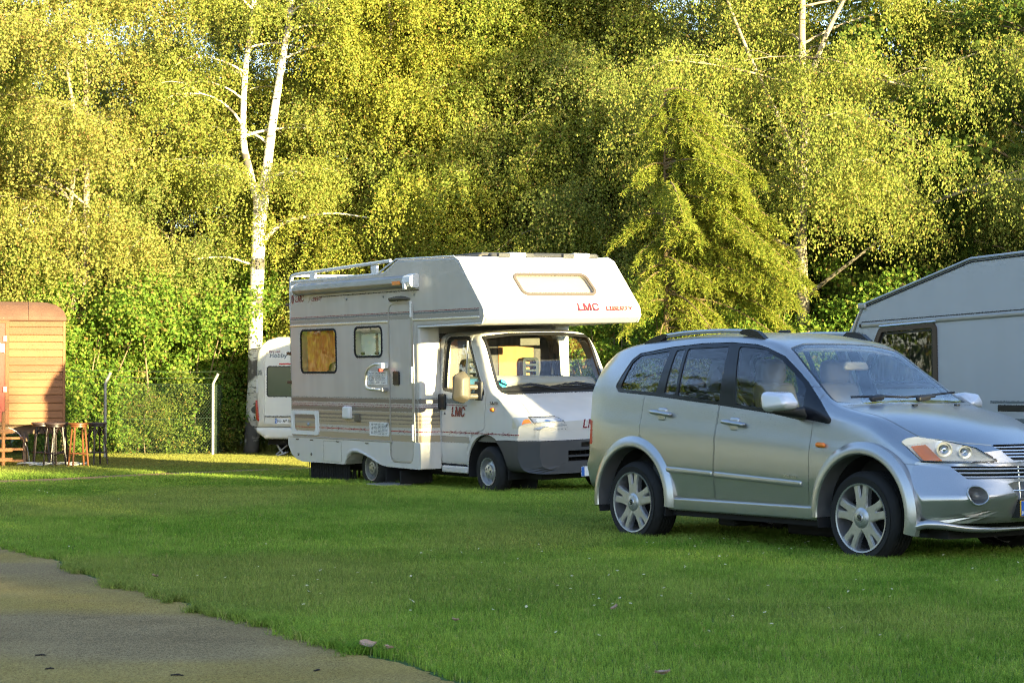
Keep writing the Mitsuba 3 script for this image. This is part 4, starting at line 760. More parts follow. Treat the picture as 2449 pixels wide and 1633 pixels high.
    cab = loft(np.r_[np.linspace(-1.78, -0.9, 12), np.linspace(-0.84, 0.62, 40)], sect(), dxc, 0.985); cab.vertices += [0, yc, 0]
    inner = loft(np.r_[np.linspace(-1.76, -0.9, 12), np.linspace(-0.84, 0.30, 30)], sect(0.05), dxc, 0.985); inner.vertices += [0, yc, 0]
    C, CI = man(cab), man(inner)
    swin = rpoly([(-1.52, 1.345), (-1.50, 1.30), (-0.56, 1.22), (-0.50, 1.26), (-0.93, 1.97), (-0.99, 2.0), (-1.44, 2.0), (-1.49, 1.95)], 0.03)
    ws = Polygon([(yc - 0.86, 1.30), (yc + 0.86, 1.30), (yc + 0.84, 1.99), (yc + 0.4, 2.03), (yc - 0.4, 2.03), (yc - 0.84, 1.99)]).buffer(-0.03).buffer(0.03)
    shell = C - (CI - box(-3, 0, -1, 4, 0, 0.62) - box(-0.3, 3, -1, 4, 0, 1.12))
    wheel_cut = prism_y(Point(-0.46, 0.25).buffer(0.475, quad_segs=24), -0.5, 0.75) + prism_y(Point(-0.46, 0.25).buffer(0.475, quad_segs=24), 1.8, 3.2)
    shell = shell - prism_y(swin, -0.5, 3.2) - prism_x([(a, b) for a, b in ws.exterior.coords[:-1]], -0.86, 0.2) - wheel_cut
    dr_ = rpoly([(-1.56, 0.30), (-0.95, 0.29), (-0.94, 0.50), (-0.80, 0.70), (-0.50, 0.80), (-0.45, 1.28), (-0.905, 2.035), (-1.54, 2.035)], 0.03)
    seam = prism_y(dr_.buffer(0.004).difference(dr_.buffer(-0.004)), -0.2, 0.32)
    shell = shell - (seam - box(-3, 3, 0.30 + 0.06, 0.5, 0, 3))
    doorsolid = shell ^ prism_y(dr_.buffer(-0.003), -0.2, 0.6); shell = shell - prism_y(dr_.buffer(-0.001), -0.2, 0.6)
    # seam of the bonnet, front lamp recesses
    hs = [(-0.36, 0.60 - yc), (0.10, 0.50 - yc), (0.40, 0.43 - yc), (0.75, 0.39 - yc)]
    g = cs(Polygon(hs + [(x, y - 0.009) for x, y in hs[::-1]])).extrude(2).translate([0, yc, 0.70]); g2 = cs(Polygon([(x, -y) for x, y in hs] + [(x, -y + 0.009) for x, y in hs[::-1]])).extrude(2).translate([0, yc, 0.70]); thin = man(loft(np.r_[np.linspace(-0.5, 0.61, 26)], sect(0.012), dxc, 0.985).apply_translation([0, yc, 0]))
    shell = shell - (g - thin) - (g2 - thin) - (box(0.3, 0.8, 0.42, 2.1, 0.795, 0.803) - thin)
    bump_zone = box(-0.12, 1, -1, 4, 0, 0.668)
    P('cab', shell - bump_zone - prism_y(Point(-0.46, 0.25).buffer(0.48, quad_segs=24), -0.5, 0.7), 'white_gelcoat', 30)
    bl = loft(np.r_[np.linspace(-1.0, 0.62, 30)], sect(), lambda x, y, z: dxc(x, y, z) + 0.045 * np.clip(x + 0.3, 0, 1), 0.985); bl.vertices = bl.vertices * [1, 1.016, 1] + [0, yc, 0]
    bm = (man(bl) ^ box(-0.22, 1, -1, 4, 0.15, 0.662)) - prism_y(Point(-0.46, 0.25).buffer(0.475, quad_segs=24), -0.5, 3.2)
    for (y0, y1, z0, z1) in ((1.0, 1.53, 0.575, 0.635), (0.80, 1.73, 0.475, 0.535), (0.80, 1.73, 0.40, 0.455)): bm = bm - box(0.45, 1, y0, y1, z0, z1)
    b = P('front_bumper', bm, 'grey_plastic', 30); put(b, 'grille_back', box(0.40, 0.445, 0.75, 1.78, 0.38, 0.65), 'black_plastic', False, M)
    for i in range(12): put(b, 'fin', box(0.46, 0.56, 0.83 + 0.075 * i, 0.835 + 0.075 * i, 0.40, 0.535), 'black_plastic', False, M)
    put(b, 'plug', hull_spheres([(0.605, 0.86, 0.28)], 0.03, 10), 'black_plastic', 40, M)
    pl = P('number_plate', rbox(0.645, 0.665, 0.99, 1.51, 0.20, 0.325, 0.006), 'plate_white', 30); put(pl, 'blue_band', box(0.663, 0.667, 0.99, 1.035, 0.205, 0.32), 'plate_blue', False, M)
    dd = P('cab_door', doorsolid, 'white_gelcoat', 30)
    put(dd, 'handle', rbox(-1.60 + 0.0, -1.43, 0.255, 0.30, 1.04, 1.25, 0.02), 'black_plastic', 40, M); put(dd, 'lock', hull_spheres([(-1.46, 0.277, 0.985)], 0.012, 8), 'black_plastic', 40, M)
    P('sill', rbox(-1.58, -0.95, 0.288, 0.5, 0.20, 0.292, 0.02), 'white_gelcoat', 30)
    # fascia of the door window and mirror triangle, quarter light divider
    wf = P('cab_window', tri((C - CI) ^ prism_y(swin.buffer(0.012).difference(swin.buffer(-0.03)), -0.2, 0.8)).apply_translation([0, -0.004, 0]), 'black_plastic', 30)
    put(wf, 'divider', tube([(-0.935, 0.335, 1.95), (-0.955, 0.30, 1.25)], 0.014, 6), 'alu_dull', 40, M)
    put(wf, 'pane', panes(cab, swin, (0, 2), lambda c, n_: (c[:, 1] < 0.6) & (abs(n_[:, 1]) > 0.4), 0.02, 0.0), 'glass_clear', False, M)
    wf2 = P('cab_window', panes(cab, swin, (0, 2), lambda c, n_: (c[:, 1] > 1.9) & (abs(n_[:, 1]) > 0.4), 0.02), 'glass_clear', False)
    wsf = P('windscreen', panes(cab, ws, (1, 2), lambda c, n_: (n_[:, 0] > 0.25) & (c[:, 0] > -0.95), 0.012), 'glass_clear', False)
    put(wsf, 'seal', tri((C - CI) ^ prism_x([(a, b_) for a, b_ in ws.buffer(0.012).exterior.coords[:-1]], -0.86, 0.2) - prism_x([(a, b_) for a, b_ in ws.buffer(-0.028).exterior.coords[:-1]], -0.9, 0.3)).apply_translation([0.004, 0, 0.004]), 'black_plastic', 30, M)
    # stripes, scrolls and lettering on the door and wing
    ys_ = yc - 0.985 - 0.0035
    P('stripe', box(-1.42, -0.98, ys_, ys_ + 0.012, 1.125, 1.18), 'stripe_slate', False); P('stripe', box(-1.42, -0.90, ys_, ys_ + 0.012, 1.185, 1.189), 'stripe_slate', False); P('stripe', box(-1.42, -0.90, ys_, ys_ + 0.012, 1.096, 1.103), 'wine_red', False)
    P('stripe', box(-1.55, -0.86, ys_ + 0.001, ys_ + 0.02, 0.605, 0.69), 'stripe_taupe', False); P('pinstripe', box(-1.55, 0.30, ys_ + 0.0, ys_ + 0.015, 0.735, 0.745), 'wine_red', False)
    for xc in (-1.25, -1.0, -0.72, -0.35, 0.02): flourish(xc, ys_)
    P('lettering', text('LMC', 0.125, (-1.30, ys_ + 0.001, 0.955), (1, 0, 0), (0, 0, 1), 0.003, 0.22, True, 0.9), 'wine_red', False)
    P('lettering', text('LMC', 0.105, (0.610, 1.045, 0.812), (0, 1, 0), (0, 0, 1), 0.012, 0.22, True, 0.95), 'wine_red', False)
    P('badge', text('2.8JTD', 0.036, (-0.345, ys_, 1.12), (1, 0, 0), (0, 0, 1), 0.004, 0.1, True, 1.1), 'plate_black', False)
    P('side_repeater', hull_spheres([(-0.31, ys_, 1.055), (-0.27, ys_, 1.055)], 0.024, 10), 'amber', 40)
    P_ = None
    # front lamps follow the curved nose
    def nose(d): return man(loft(np.r_[np.linspace(-0.4, 0.62, 44)], sect(d), dxc, 0.985).apply_translation([0, yc, 0]))
    deep = nose(0.02); seal_s, lamp_s, amber_s = nose(-0.003) - deep, nose(-0.006) - deep, nose(-0.009) - deep
    lp = Polygon([(0.408, 0.815), (0.408, 0.962), (0.70, 0.965), (0.745, 0.94), (0.82, 0.835), (0.80, 0.815)]); ip = Polygon([(0.16, 0.82), (0.15, 0.945), (0.18, 0.962), (0.60, 0.962), (0.60, 0.815)])
    for s in (0, 1):
        mir = (lambda m: m) if s == 0 else (lambda m: tri(m).apply_transform(np.array([[1, 0, 0, 0], [0, -1, 0, 2 * yc], [0, 0, 1, 0], [0, 0, 0, 1.0]])))
        k = P('headlamp', mir(lamp_s ^ prism_x(lp.exterior.coords[:-1], 0.2, 1)), 'lamp_glass', 30); put(k, 'seal', mir(seal_s ^ prism_x(lp.buffer(0.009).exterior.coords[:-1], 0.2, 1)), 'rubber', 30, M)
        put(k, 'reflector', mir(amber_s ^ prism_x(rrect(0.44, 0.66, 0.845, 0.945, 0.03).exterior.coords[:-1], 0.2, 1)), 'lamp_clear', 30, M); put(k, 'lens', mir((nose(-0.011) - deep) ^ prism_x(Point(0.56, 0.895).buffer(0.04).exterior.coords[:-1], 0.2, 1)), 'chrome', 30, M)
        k = P('indicator', mir(lamp_s ^ prism_y(ip, 0, 0.392)), 'lamp_glass', 30); put(k, 'bulb', mir(amber_s ^ prism_y(rrect(0.33, 0.60, 0.85, 0.94, 0.03), 0, 0.385)), 'amber', 30, M)
    P('wheel_housing', prism_y(Point(-0.46, 0.25).buffer(0.476, quad_segs=24).difference(Point(-0.46, 0.25).buffer(0.466, quad_segs=24)) - sbox(-2, -1, 1, 0.16), 0.31, 0.78) + prism_y(Point(-0.46, 0.25).buffer(0.47, quad_segs=24), 0.76, 0.78), 'under', 30)
    P('lining', (man(loft(np.r_[np.linspace(-1.76, -0.9, 12), np.linspace(-0.84, 0.29, 30)], sect(0.052), dxc, 0.985).apply_translation([0, yc, 0])) - man(loft(np.r_[np.linspace(-1.765, -0.9, 12), np.linspace(-0.84, 0.28, 30)], sect(0.060), dxc, 0.985).apply_translation([0, yc, 0])) - prism_y(swin, -0.5, 3.2) - prism_x(ws.exterior.coords[:-1], -0.86, 0.2) - box(-3, 3, -1, 4, 0, 0.63) - box(-1.0, 1, 0.45, 2.08, 0.5, 1.3)), 'lining', 30)
    # mirror with two arms
    mk = P('mirror', hull_spheres([(-0.72, 0.03, 1.47), (-0.72, 0.11, 1.50), (-0.74, 0.015, 1.22), (-0.74, 0.11, 1.19), (-0.66, 0.06, 1.44), (-0.66, 0.12, 1.45), (-0.65, 0.05, 1.25), (-0.65, 0.12, 1.23)], 0.055, 16), 'beige_plastic', 40)
    put(mk, 'glass', box(-0.800, -0.790, 0.0, 0.14, 1.20, 1.49), 'chrome', False, M)
    for z in (1.345, 1.225):
        put(mk, 'arm', tube([(-0.68, 0.12, z), (-0.64, 0.24, z), (-0.62, 0.36, z)], 0.036, 12), 'beige_plastic', 40, M)
    put(mk, 'base', rbox(-0.70, -0.53, 0.27, 0.33, 1.17, 1.42, 0.02), 'grey_plastic', 40, M)
    # wipers, cowl, inside
    P('cowl', hull_spheres([(-0.30, 0.42, 1.275), (-0.30, 2.1, 1.275), (-0.22, 0.5, 1.25), (-0.22, 2.05, 1.25)], 0.02, 8), 'black_plastic', 40)
    for y0, y1 in ((0.62, 1.25), (1.35, 2.0)): P('wiper', cat(tube([(-0.26, y1 + 0.05, 1.29), (-0.31, (y0 + y1) / 2, 1.355), (-0.34, y0 + 0.1, 1.36)], 0.012, 6), tube([(-0.345, y0 - 0.1, 1.33), (-0.365, (y0 + y1) / 2, 1.375), (-0.345, y1 - 0.05, 1.335)], 0.009, 6)), 'black_plastic', 40)
    P('sun_shade', tri(hull_spheres([(-0.56, 0.50, 1.38), (-0.58, 1.2, 1.365), (-0.56, 2.02, 1.345)], [0.11, 0.105, 0.095], 18)), 'dash_tan', 40)
    P('dashboard', hull_spheres([(-0.38, 0.42, 1.22), (-0.38, 2.1, 1.22), (-0.70, 0.42, 1.22), (-0.70, 2.1, 1.22), (-0.72, 0.42, 0.9), (-0.72, 2.1, 0.9)], 0.04, 10), 'seat_dark', 40)
    P('sticker', tri(m3.Manifold.cylinder(0.003, 0.06, 0.06, 24).transform(np.array([[0, -0.47, 0.88, -0.395], [1, 0, 0, 0.52], [0, 0.88, 0.47, 1.385]], float))), 'teal', False)
    seat(K, 'passenger_seat', FM, -1.25, 0.80, 0.72, 'seat_blue', 'seat_dark'); seat(K, 'driver_seat', FM, -1.25, 1.72, 0.72, 'seat_dark', 'seat_dark'); steering(K, FM, -0.82, 1.72, 1.30)
    P('rear_mirror', rbox(-0.86, -0.83, 1.10, 1.42, 1.87, 1.97, 0.012), 'beige_plastic', 30)
    P('wood_wall', cat(box(-1.655, -1.64, 0.36, 0.62, 0.63, 1.98), box(-1.655, -1.64, 1.05, 1.12, 0.63, 1.95), box(-1.655, -1.64, 1.28, 1.86, 0.63, 1.88)), 'wood_interior', False); P('dark_wall', box(-1.664, -1.657, 0.34, 2.19, 0.6, 2.06), 'curtain_dark', False)  # dark sheet stands in for the unlit opening behind the seats
    P('side_curtain', cat(*[tube([(-1.62 + 0.025 * i, 2.16 - 0.015 * (i % 2), 1.28), (-1.62 + 0.025 * i, 2.12 - 0.015 * (i % 2), 1.96)], 0.016, 6) for i in range(9)]), 'curtain_dark', 40)
    P('side_curtain', cat(*[tube([(-1.60 + 0.024 * i, 0.37 + 0.012 * (i % 2), 1.3), (-1.60 + 0.024 * i, 0.43 + 0.012 * (i % 2), 1.97)], 0.014, 6) for i in range(4)]), 'curtain_cream', 40)
    P('seat_belt', tube([(-1.45, 2.08, 1.75), (-1.35, 1.95, 1.3), (-1.3, 1.9, 0.9)], 0.02, 4), 'plate_black', 40)
    wheel(K, 'front_wheel', FM, -0.46, 0.31, 0.25, 0.325, 0.178, 0.20, 'steel'); wheel(K, 'front_wheel', FM, -0.46, 2.22, 0.25, 0.325, 0.178, 0.20, 'steel', side=1)
    wheel(K, 'rear_wheel', FM, -3.20, 0.13, 0.20, 0.325, 0.178, 0.20, 'steel', rim_mat='alu_dull'); wheel(K, 'rear_wheel', FM, -3.20, 2.37, 0.20, 0.325, 0.178, 0.20, 'steel', side=1, rim_mat='alu_dull')
motorhome()

# ------------------------------------------------------------------ silver car
FK = Frame([1.783, 17.229, -0.2154], 54.9, slope=True)
def silver_car():
    K = thing('parked_car', 'silver estate car wet with rain drops, nose towards the right, with roof rails', 'car'); M = FK.M
    P = lambda n, m, b, s=30, parent=K, **k: put(parent, n, m, b, s, M, **k)
    ARC, ARF, RA = (0.035, 0.335), (2.775, 0.335), 0.462
    def sect(d=0.0):
        def f(x):
            zb = pc(x, [(-1.0, 0.40), (-0.6, 0.36), (-0.35, 0.29), (0.4, 0.265), (2.3, 0.265), (3.1, 0.27), (3.7, 0.30)]) + d
            hw = pc(x, [(-1.0, 0.87), (-0.5, 0.91), (0.2, 0.925), (2.2, 0.925), (2.8, 0.925), (3.3, 0.915), (3.7, 0.90)]) - d
            zbelt = pc(x, [(-1.0, 1.30), (-0.3, 1.275), (0.3, 1.235), (1.15, 1.155), (2.1, 1.062), (2.45, 1.022), (2.8, 0.955), (3.08, 0.885), (3.4, 0.80), (3.7, 0.74)]) - d * 0.3
            zed = pc(x, [(-1.0, 1.54), (-0.75, 1.62), (-0.3, 1.672), (0.13, 1.703), (0.67, 1.724), (1.12, 1.716), (1.49, 1.672), (1.66, 1.612), (1.95, 1.42), (2.30, 1.185), (2.42, 1.140), (2.8, 1.055), (3.1, 0.955), (3.4, 0.862), (3.7, 0.775)]) - d
            yed = pc(x, [(-1.0, 0.60), (-0.6, 0.645), (0.5, 0.665), (1.5, 0.655), (1.7, 0.655), (2.3, 0.765), (2.45, 0.775), (3.0, 0.745), (3.7, 0.70)]) - d
            zt = pc(x, [(-1.0, 1.60), (-0.75, 1.685), (-0.2, 1.745), (0.6, 1.775), (1.2, 1.757), (1.48, 1.706), (1.64, 1.645), (2.05, 1.37), (2.34, 1.195), (2.46, 1.168), (2.9, 1.10), (3.3, 1.005), (3.55, 0.915), (3.7, 0.845)]) - d
            s = np.linspace(0, 1, 26); off = np.interp(s, [0, 0.05, 0.16, 0.34, 0.36, 0.55, 0.70, 0.735, 0.80, 0.93, 1.0], [0.055, 0.028, 0.020, 0.004, 0.0, 0.0, 0.006, 0.010, 0.030, 0.046, 0.062])
            yb = hw - off; yed = min(yed, yb[-1] - 0.012); u = np.linspace(0, 1, 20); t = np.linspace(1, 0, 16)
            bul = 0.022 if x < 1.7 else 0.022 * max(0, 1 - (x - 1.7) / 0.5) + 0.02
            return [seg((0, zb), (hw - 0.12, zb), 7), np.c_[np.r_[hw - 0.12, yb], np.r_[zb, zb + 0.015 + (zbelt - zb - 0.015) * s]], np.c_[yb[-1] + (yed - yb[-1]) * u + bul * np.sin(np.pi * u), zbelt + (zed - zbelt) * u], np.c_[yed * t, zt - (zt - zed) * t**2.3]]
        return f
    def dxk(x, y, z):
        t = np.clip(np.abs(y) / 0.92, 0, 1.02); lo = np.clip((0.72 - z) / 0.25, 0, 1)
        wf = np.clip((x - 2.75) / 0.95, 0, 1) ** 1.3; wr = np.clip((-0.25 - x) / 0.75, 0, 1) ** 1.2
        front = -wf * ((1 - lo) * 0.60 * t**3 + lo * 0.40 * t**5) + wf**3 * (np.interp(z, [0.25, 0.33, 0.5, 0.72, 0.9], [-0.13, -0.05, 0.02, 0.0, -0.05]))
        rear = wr * (0.40 * t**2.6 + np.interp(z, [0.4, 0.62, 0.7, 1.25, 1.6], [0.02, -0.04, 0.0, 0.03, 0.17]))
        return front + rear
    XS = np.r_[np.linspace(-1.0, -0.3, 22), np.linspace(-0.25, 2.3, 58), np.linspace(2.34, 3.70, 46)]
    L0 = loft(XS, sect(), dxk, 0.92, 2); S = man(L0); IN = man(loft(XS[3:-14], sect(0.055), dxk, 0.92, 2))
    SUB = man(loft(XS[1:-1], sect(0.012), dxk, 0.92, 2))   # floor of the panel gaps
    FR = man(loft(XS, sect(0.005), dxk, 0.92, 2)); FI = man(loft(XS[1:-1], sect(0.03), dxk, 0.92, 2))
    dlo = rpoly([(-0.315, 1.315), (-0.25, 1.262), (0.27, 1.226), (1.14, 1.146), (2.1, 1.046), (2.40, 1.005), (2.415, 1.03), (2.02, 1.335), (1.70, 1.545), (1.50, 1.617), (1.36, 1.650), (1.05, 1.674), (0.70, 1.674), (0.30, 1.652), (-0.12, 1.604), (-0.20, 1.55)], 0.025)
    wsp = Polygon([(1.60, -0.40), (1.60, 0.40), (1.665, 0.60), (2.27, 0.735), (2.33, 0.73), (2.43, 0.40), (2.45, 0), (2.43, -0.40), (2.33, -0.73), (2.27, -0.735), (1.665, -0.60)])
    rearw = rrect(-0.62, 0.62, 1.27, 1.58, 0.06)
    flo = IN - box(-2, 4, -2, 2, 0, 0.42)
    cut = None
    for (cx_, cz_) in (ARC, ARF):
        for y0, y1 in ((-1.2, -0.62), (0.62, 1.2)):
            c = prism_y(Point(cx_, cz_).buffer(RA, quad_segs=28), y0, y1); cut = c if cut is None else cut + c
    body = S - flo - cut - prism_y(dlo, -1.2, 1.2) - prism_z(wsp, 1.14, 1.9) - prism_x(rearw.exterior.coords[:-1], -1.3, -0.5)
    # panels: doors, sill line, bumpers, bonnet are cut free with real gaps
    GAP = 0.0035
    fd = rpoly([(1.093, 0.382), (2.19, 0.382), (2.21, 0.60), (2.20, 1.30), (1.11, 1.30)], 0.02); rd = rpoly([(1.083, 0.382), (0.50, 0.385), (0.50, 0.55), (0.44, 0.68), (0.30, 0.80), (0.115, 0.885), (0.13, 1.32), (1.10, 1.32)], 0.02)
    fb = Polygon([(3.02, 0.1), (3.02, 0.725), (3.25, 0.722), (3.35, 0.735), (4, 0.742), (4, 0.1)]); rb = Polygon([(-0.20, 0.1), (-0.20, 0.755), (-0.45, 0.765), (-2, 0.785), (-2, 0.1)])
    bon = Polygon([(2.40, -0.74), (2.55, -0.735), (3.12, -0.69), (3.20, -0.655), (3.42, -0.52), (3.56, -0.38), (3.62, -0.25), (3.64, 0), (3.62, 0.25), (3.56, 0.38), (3.42, 0.52), (3.20, 0.655), (3.12, 0.69), (2.55, 0.735), (2.40, 0.74), (2.47, 0.4), (2.49, 0), (2.47, -0.4)])
    pieces = {}
    def panel(tool_small, tool_big):
        nonlocal body
        p = body ^ tool_small; body = body - (tool_big - SUB) - tool_small; return p
    def py(q, s): return prism_y(q, -1.2, -0.55) if s < 0 else prism_y(q, 0.55, 1.2)
    doors = [(n, s, panel(py(q.buffer(-GAP), s), py(q.buffer(GAP * 0.4), s))) for n, q in (('front_door', fd), ('rear_door', rd)) for s in (-1, 1)]
    bonnet = panel(prism_z(bon.buffer(-GAP), 0.80, 1.5), prism_z(bon.buffer(GAP), 0.80, 1.5))
    fbump = panel(prism_y(fb.buffer(-GAP), -1.2, 1.2), prism_y(fb.buffer(GAP * 0.4), -1.2, 1.2)); rbump = panel(prism_y(rb.buffer(-GAP), -1.2, 1.2), prism_y(rb.buffer(GAP * 0.4), -1.2, 1.2))
    # lamp recess, grille and air intakes
    lpn = np.array([0.72, -0.69, 0.0]); lpn /= np.linalg.norm(lpn); lpu = np.array([-lpn[1], lpn[0], 0.0])     # headlamp seen from the front corner; lpu runs towards the nose centre
    LO = np.array([3.36, -0.70, 0.0])
    def lamp_T(off): return np.c_[np.r_[lpu[0], lpu[1], 0.0], [0, 0, 1.0], lpn, LO + lpn * off]
    lamp2d = [(np.dot(np.array(p[:2]) - LO[:2], lpu[:2]), p[2]) for p in ((3.085, -0.835, 0.888), (3.13, -0.82, 0.915), (3.20, -0.79, 0.928), (3.40, -0.62, 0.885), (3.52, -0.50, 0.845), (3.615, -0.385, 0.752), (3.60, -0.40, 0.744), (3.45, -0.60, 0.742), (3.235, -0.78, 0.744))]
    LP = rpoly(lamp2d, 0.008)
    def mirm(m): return tri(m).copy().apply_transform(np.diag([1, -1, 1, 1.0]))
    def both(m): return man(m) + man(mirm(m))
    lamptool = cs(LP).extrude(0.55).transform(lamp_T(-0.14))
    gr = rpoly([(0, 0.755), (0.28, 0.755), (0.34, 0.80), (0.385, 0.853), (0.36, 0.866), (0.0, 0.872)], 0.012); gr = gr.union(affinity.scale(gr, -1, 1, origin=(0, 0))).buffer(0.001)
    it1 = [(-0.70, 0.712), (-0.64, 0.622), (0.64, 0.622), (0.70, 0.712)]; it2 = [(-0.30, 0.60), (-0.36, 0.585), (-0.27, 0.48), (0.27, 0.48), (0.36, 0.585), (0.30, 0.60)]
    noseT = prism_x(gr.exterior.coords[:-1], 3.42, 4); i1, i2 = prism_x(it1, 3.15, 4), prism_x(it2, 3.45, 4)
    fog = []
    for s in (-1, 1): fog.append(m3.Manifold.cylinder(0.3, 0.062, 0.062, 28).transform(np.array([[0, 0, 1, 3.42], [s * 1.0, 0, 0, s * 0.62], [0, s * 1.0, 0, 0.505]], float)))
    body = body - both(lamptool) - noseT; bonnet = bonnet - both(lamptool) - noseT
    fbump = fbump - i1 - i2 - fog[0] - fog[1] - both(lamptool) - noseT
    P('body', body, 'silver_paint', 28); P('bonnet', bonnet, 'silver_paint', 28)
    fbk = P('front_bumper', fbump, 'silver_paint', 28); rbk = P('rear_bumper', rbump, 'silver_paint', 28)
    dk = {}
    for n, s, m in doors: dk[n, s] = P(n, m - prism_y(dlo, -1.2, 1.2), 'silver_paint', 28)
    # black window surrounds, panes
    gl = {'quarter_window': [(-0.246, 1.305), (-0.18, 1.283), (0.262, 1.258), (0.295, 1.618), (-0.114, 1.582), (-0.185, 1.524)], 'rear_vent_window': [(0.369, 1.250), (0.520, 1.235), (0.482, 1.628), (0.372, 1.618)],
          'rear_window': [(0.552, 1.228), (1.085, 1.178), (1.030, 1.637), (0.520, 1.631)], 'front_window': [(1.28, 1.160), (2.073, 1.083), (2.02, 1.295), (1.678, 1.513), (1.456, 1.606), (1.149, 1.637)]}
    gp = {k: rpoly(v, 0.022) for k, v in gl.items()}; from shapely import union_all
    fr2 = dlo.buffer(-0.001).difference(union_all(list(gp.values())))
    for s in (-1, 1):
        P('window_surround', (FR - FI) ^ prism_y(fr2, *((-1.2, -0.3) if s < 0 else (0.3, 1.2))), 'black_gloss', 28)
        for n, q in gp.items():
            par = dk[('front_door' if n == 'front_window' else 'rear_door', s)] if 'quarter' not in n else K
            put(par, n, panes(L0, q, (0, 2), lambda c, nn: (c[:, 1] * s > 0.3) & (c[:, 1] * nn[:, 1] > 0.1) & (abs(nn[:, 1]) > 0.3), 0.014, 0.012), 'glass_tint', True, M)
    P('windscreen', panes(L0, wsp, (0, 1), lambda c, nn: (nn[:, 2] > 0.3) & (c[:, 2] > 1.14), 0.006), 'glass_clear', True)
    P('windscreen_seal', ((FR - FI) ^ prism_z(wsp.buffer(0.002).difference(wsp.buffer(-0.024)), 1.12, 1.9)), 'black_gloss', 28)
    P('tailgate_window', panes(L0, rearw, (1, 2), lambda c, nn: (c[:, 0] < -0.4) & (nn[:, 0] < -0.3), 0.01), 'glass_tint', True)
    # mirrors
    for s in (-1, 1):
        sd = dk['front_door', s]; f_ = lambda pts: [(a, s * b, c) for a, b, c in pts]
        k = put(sd, 'mirror', hull_spheres(f_([(1.96, 0.98, 1.20), (1.96, 1.13, 1.215), (1.98, 0.97, 1.145), (1.98, 1.14, 1.150), (2.07, 1.00, 1.21), (2.10, 1.10, 1.20), (2.13, 1.02, 1.165), (2.12, 1.10, 1.165)]), 0.045, 16), 'silver_sky_lit', 40, M)
        put(sd, 'mirror_foot', hull_spheres(f_([(2.10, 0.97, 1.10), (2.0, 1.08, 1.105), (2.14, 0.90, 1.07), (2.05, 0.88, 1.06), (2.14, 0.92, 1.12)]), 0.022, 10), 'black_plastic', 40, M)
        z = 1.115; hz = [(0.40, 1.080), (1.32, 1.004)]
        for (hx, hzz), nm in zip(hz, ('rear_door', 'front_door')):
            h = put(dk[nm, s], 'handle', hull_spheres(f_([(hx - 0.115, 0.925, hzz + 0.012), (hx, 0.945, hzz + 0.004), (hx + 0.115, 0.925, hzz - 0.010)]), 0.017, 10) + hull_spheres(f_([(hx - 0.115, 0.905, hzz + 0.012), (hx - 0.06, 0.905, hzz + 0.01)]), 0.02, 8) + hull_spheres(f_([(hx + 0.06, 0.905, hzz - 0.004), (hx + 0.115, 0.905, hzz - 0.010)]), 0.02, 8), 'silver_paint', 40, M)
            put(dk[nm, s], 'handle_bowl', hull_spheres(f_([(hx - 0.04, 0.884, hzz + 0.03), (hx + 0.04, 0.884, hzz + 0.025), (hx - 0.03, 0.888, hzz - 0.045), (hx + 0.03, 0.888, hzz - 0.048)]), 0.02, 10), 'wheel_silver', 40, M)
        for x0, x1, nm in ((0.49, 1.075, 'rear_door'), (1.10, 2.13, 'front_door')):
            zz = lambda x: 0.61 - 0.069 * (x - 0.487) / 1.641 * 1.0; put(dk[nm, s], 'moulding', hull_spheres(f_([(x, 0.925, zz(x) + q) for x in (x0 + 0.012, x1 - 0.012) for q in (-0.012, 0.012)]), 0.012, 8), 'silver_paint', 40, M)
        put(K, 'sill', hull_spheres(f_([(x, y, z) for x in (0.50, 2.30) for (y, z) in ((0.905, 0.355), (0.90, 0.285), (0.80, 0.275))]), 0.018, 10), 'silver_paint', 40, M)
    P('badge', text('XDI 4X4', 0.022, (1.93, -0.931, 0.592), (1, 0, -0.05), (0, 0, 1), 0.003, 0.1, True, 1.2), 'chrome', False)
    P('side_repeater', hull_spheres([(2.305, -0.921, 0.850), (2.365, -0.921, 0.848)], 0.020, 12), 'amber', 40)
    # wheel arch flares
    for (cx_, cz_) in (ARC, ARF):
        for s in (-1, 1):
            pr = [(RA - 0.012, s * 0.80), (RA - 0.010, s * 0.948), (RA, s * 0.958), (RA + 0.022, s * 0.960), (RA + 0.05, s * 0.950), (RA + 0.085, s * 0.925), (RA + 0.085, s * 0.88), (RA + 0.01, s * 0.80)]
            a0, a1 = (math.radians(-5), math.radians(188)) if cx_ < 1 else (math.radians(-14), math.radians(185))
            m = lathe_y(pr + [pr[0]], 44, a0, a1); m = m if m.volume > 0 else (m.invert() or m)
            P('wheel_arch_flare', moved(m, cx_, 0, cz_), 'silver_paint', 35)
            P('wheel_housing', prism_y(Point(cx_, cz_).buffer(RA + 0.004, quad_segs=24).difference(Point(cx_, cz_).buffer(RA - 0.006, quad_segs=24)).difference(sbox(-9, -1, 9, cz_ - 0.12)), min(s * 0.94, s * 0.58), max(s * 0.94, s * 0.58)) + prism_y(Point(cx_, cz_).buffer(RA, quad_segs=20).difference(sbox(-9, -1, 9, 0.2)), min(s * 0.60, s * 0.58), max(s * 0.60, s * 0.58)), 'under', 30)
    for x, nm in ((0.0, 'rear_wheel'), (2.74, 'front_wheel')):
        wheel(K, nm, FK, x, -0.90, 0.309, 0.352, 0.2575, 0.25, 'five'); wheel(K, nm, FK, x, 0.90, 0.309, 0.352, 0.2575, 0.25, 'five', side=1)
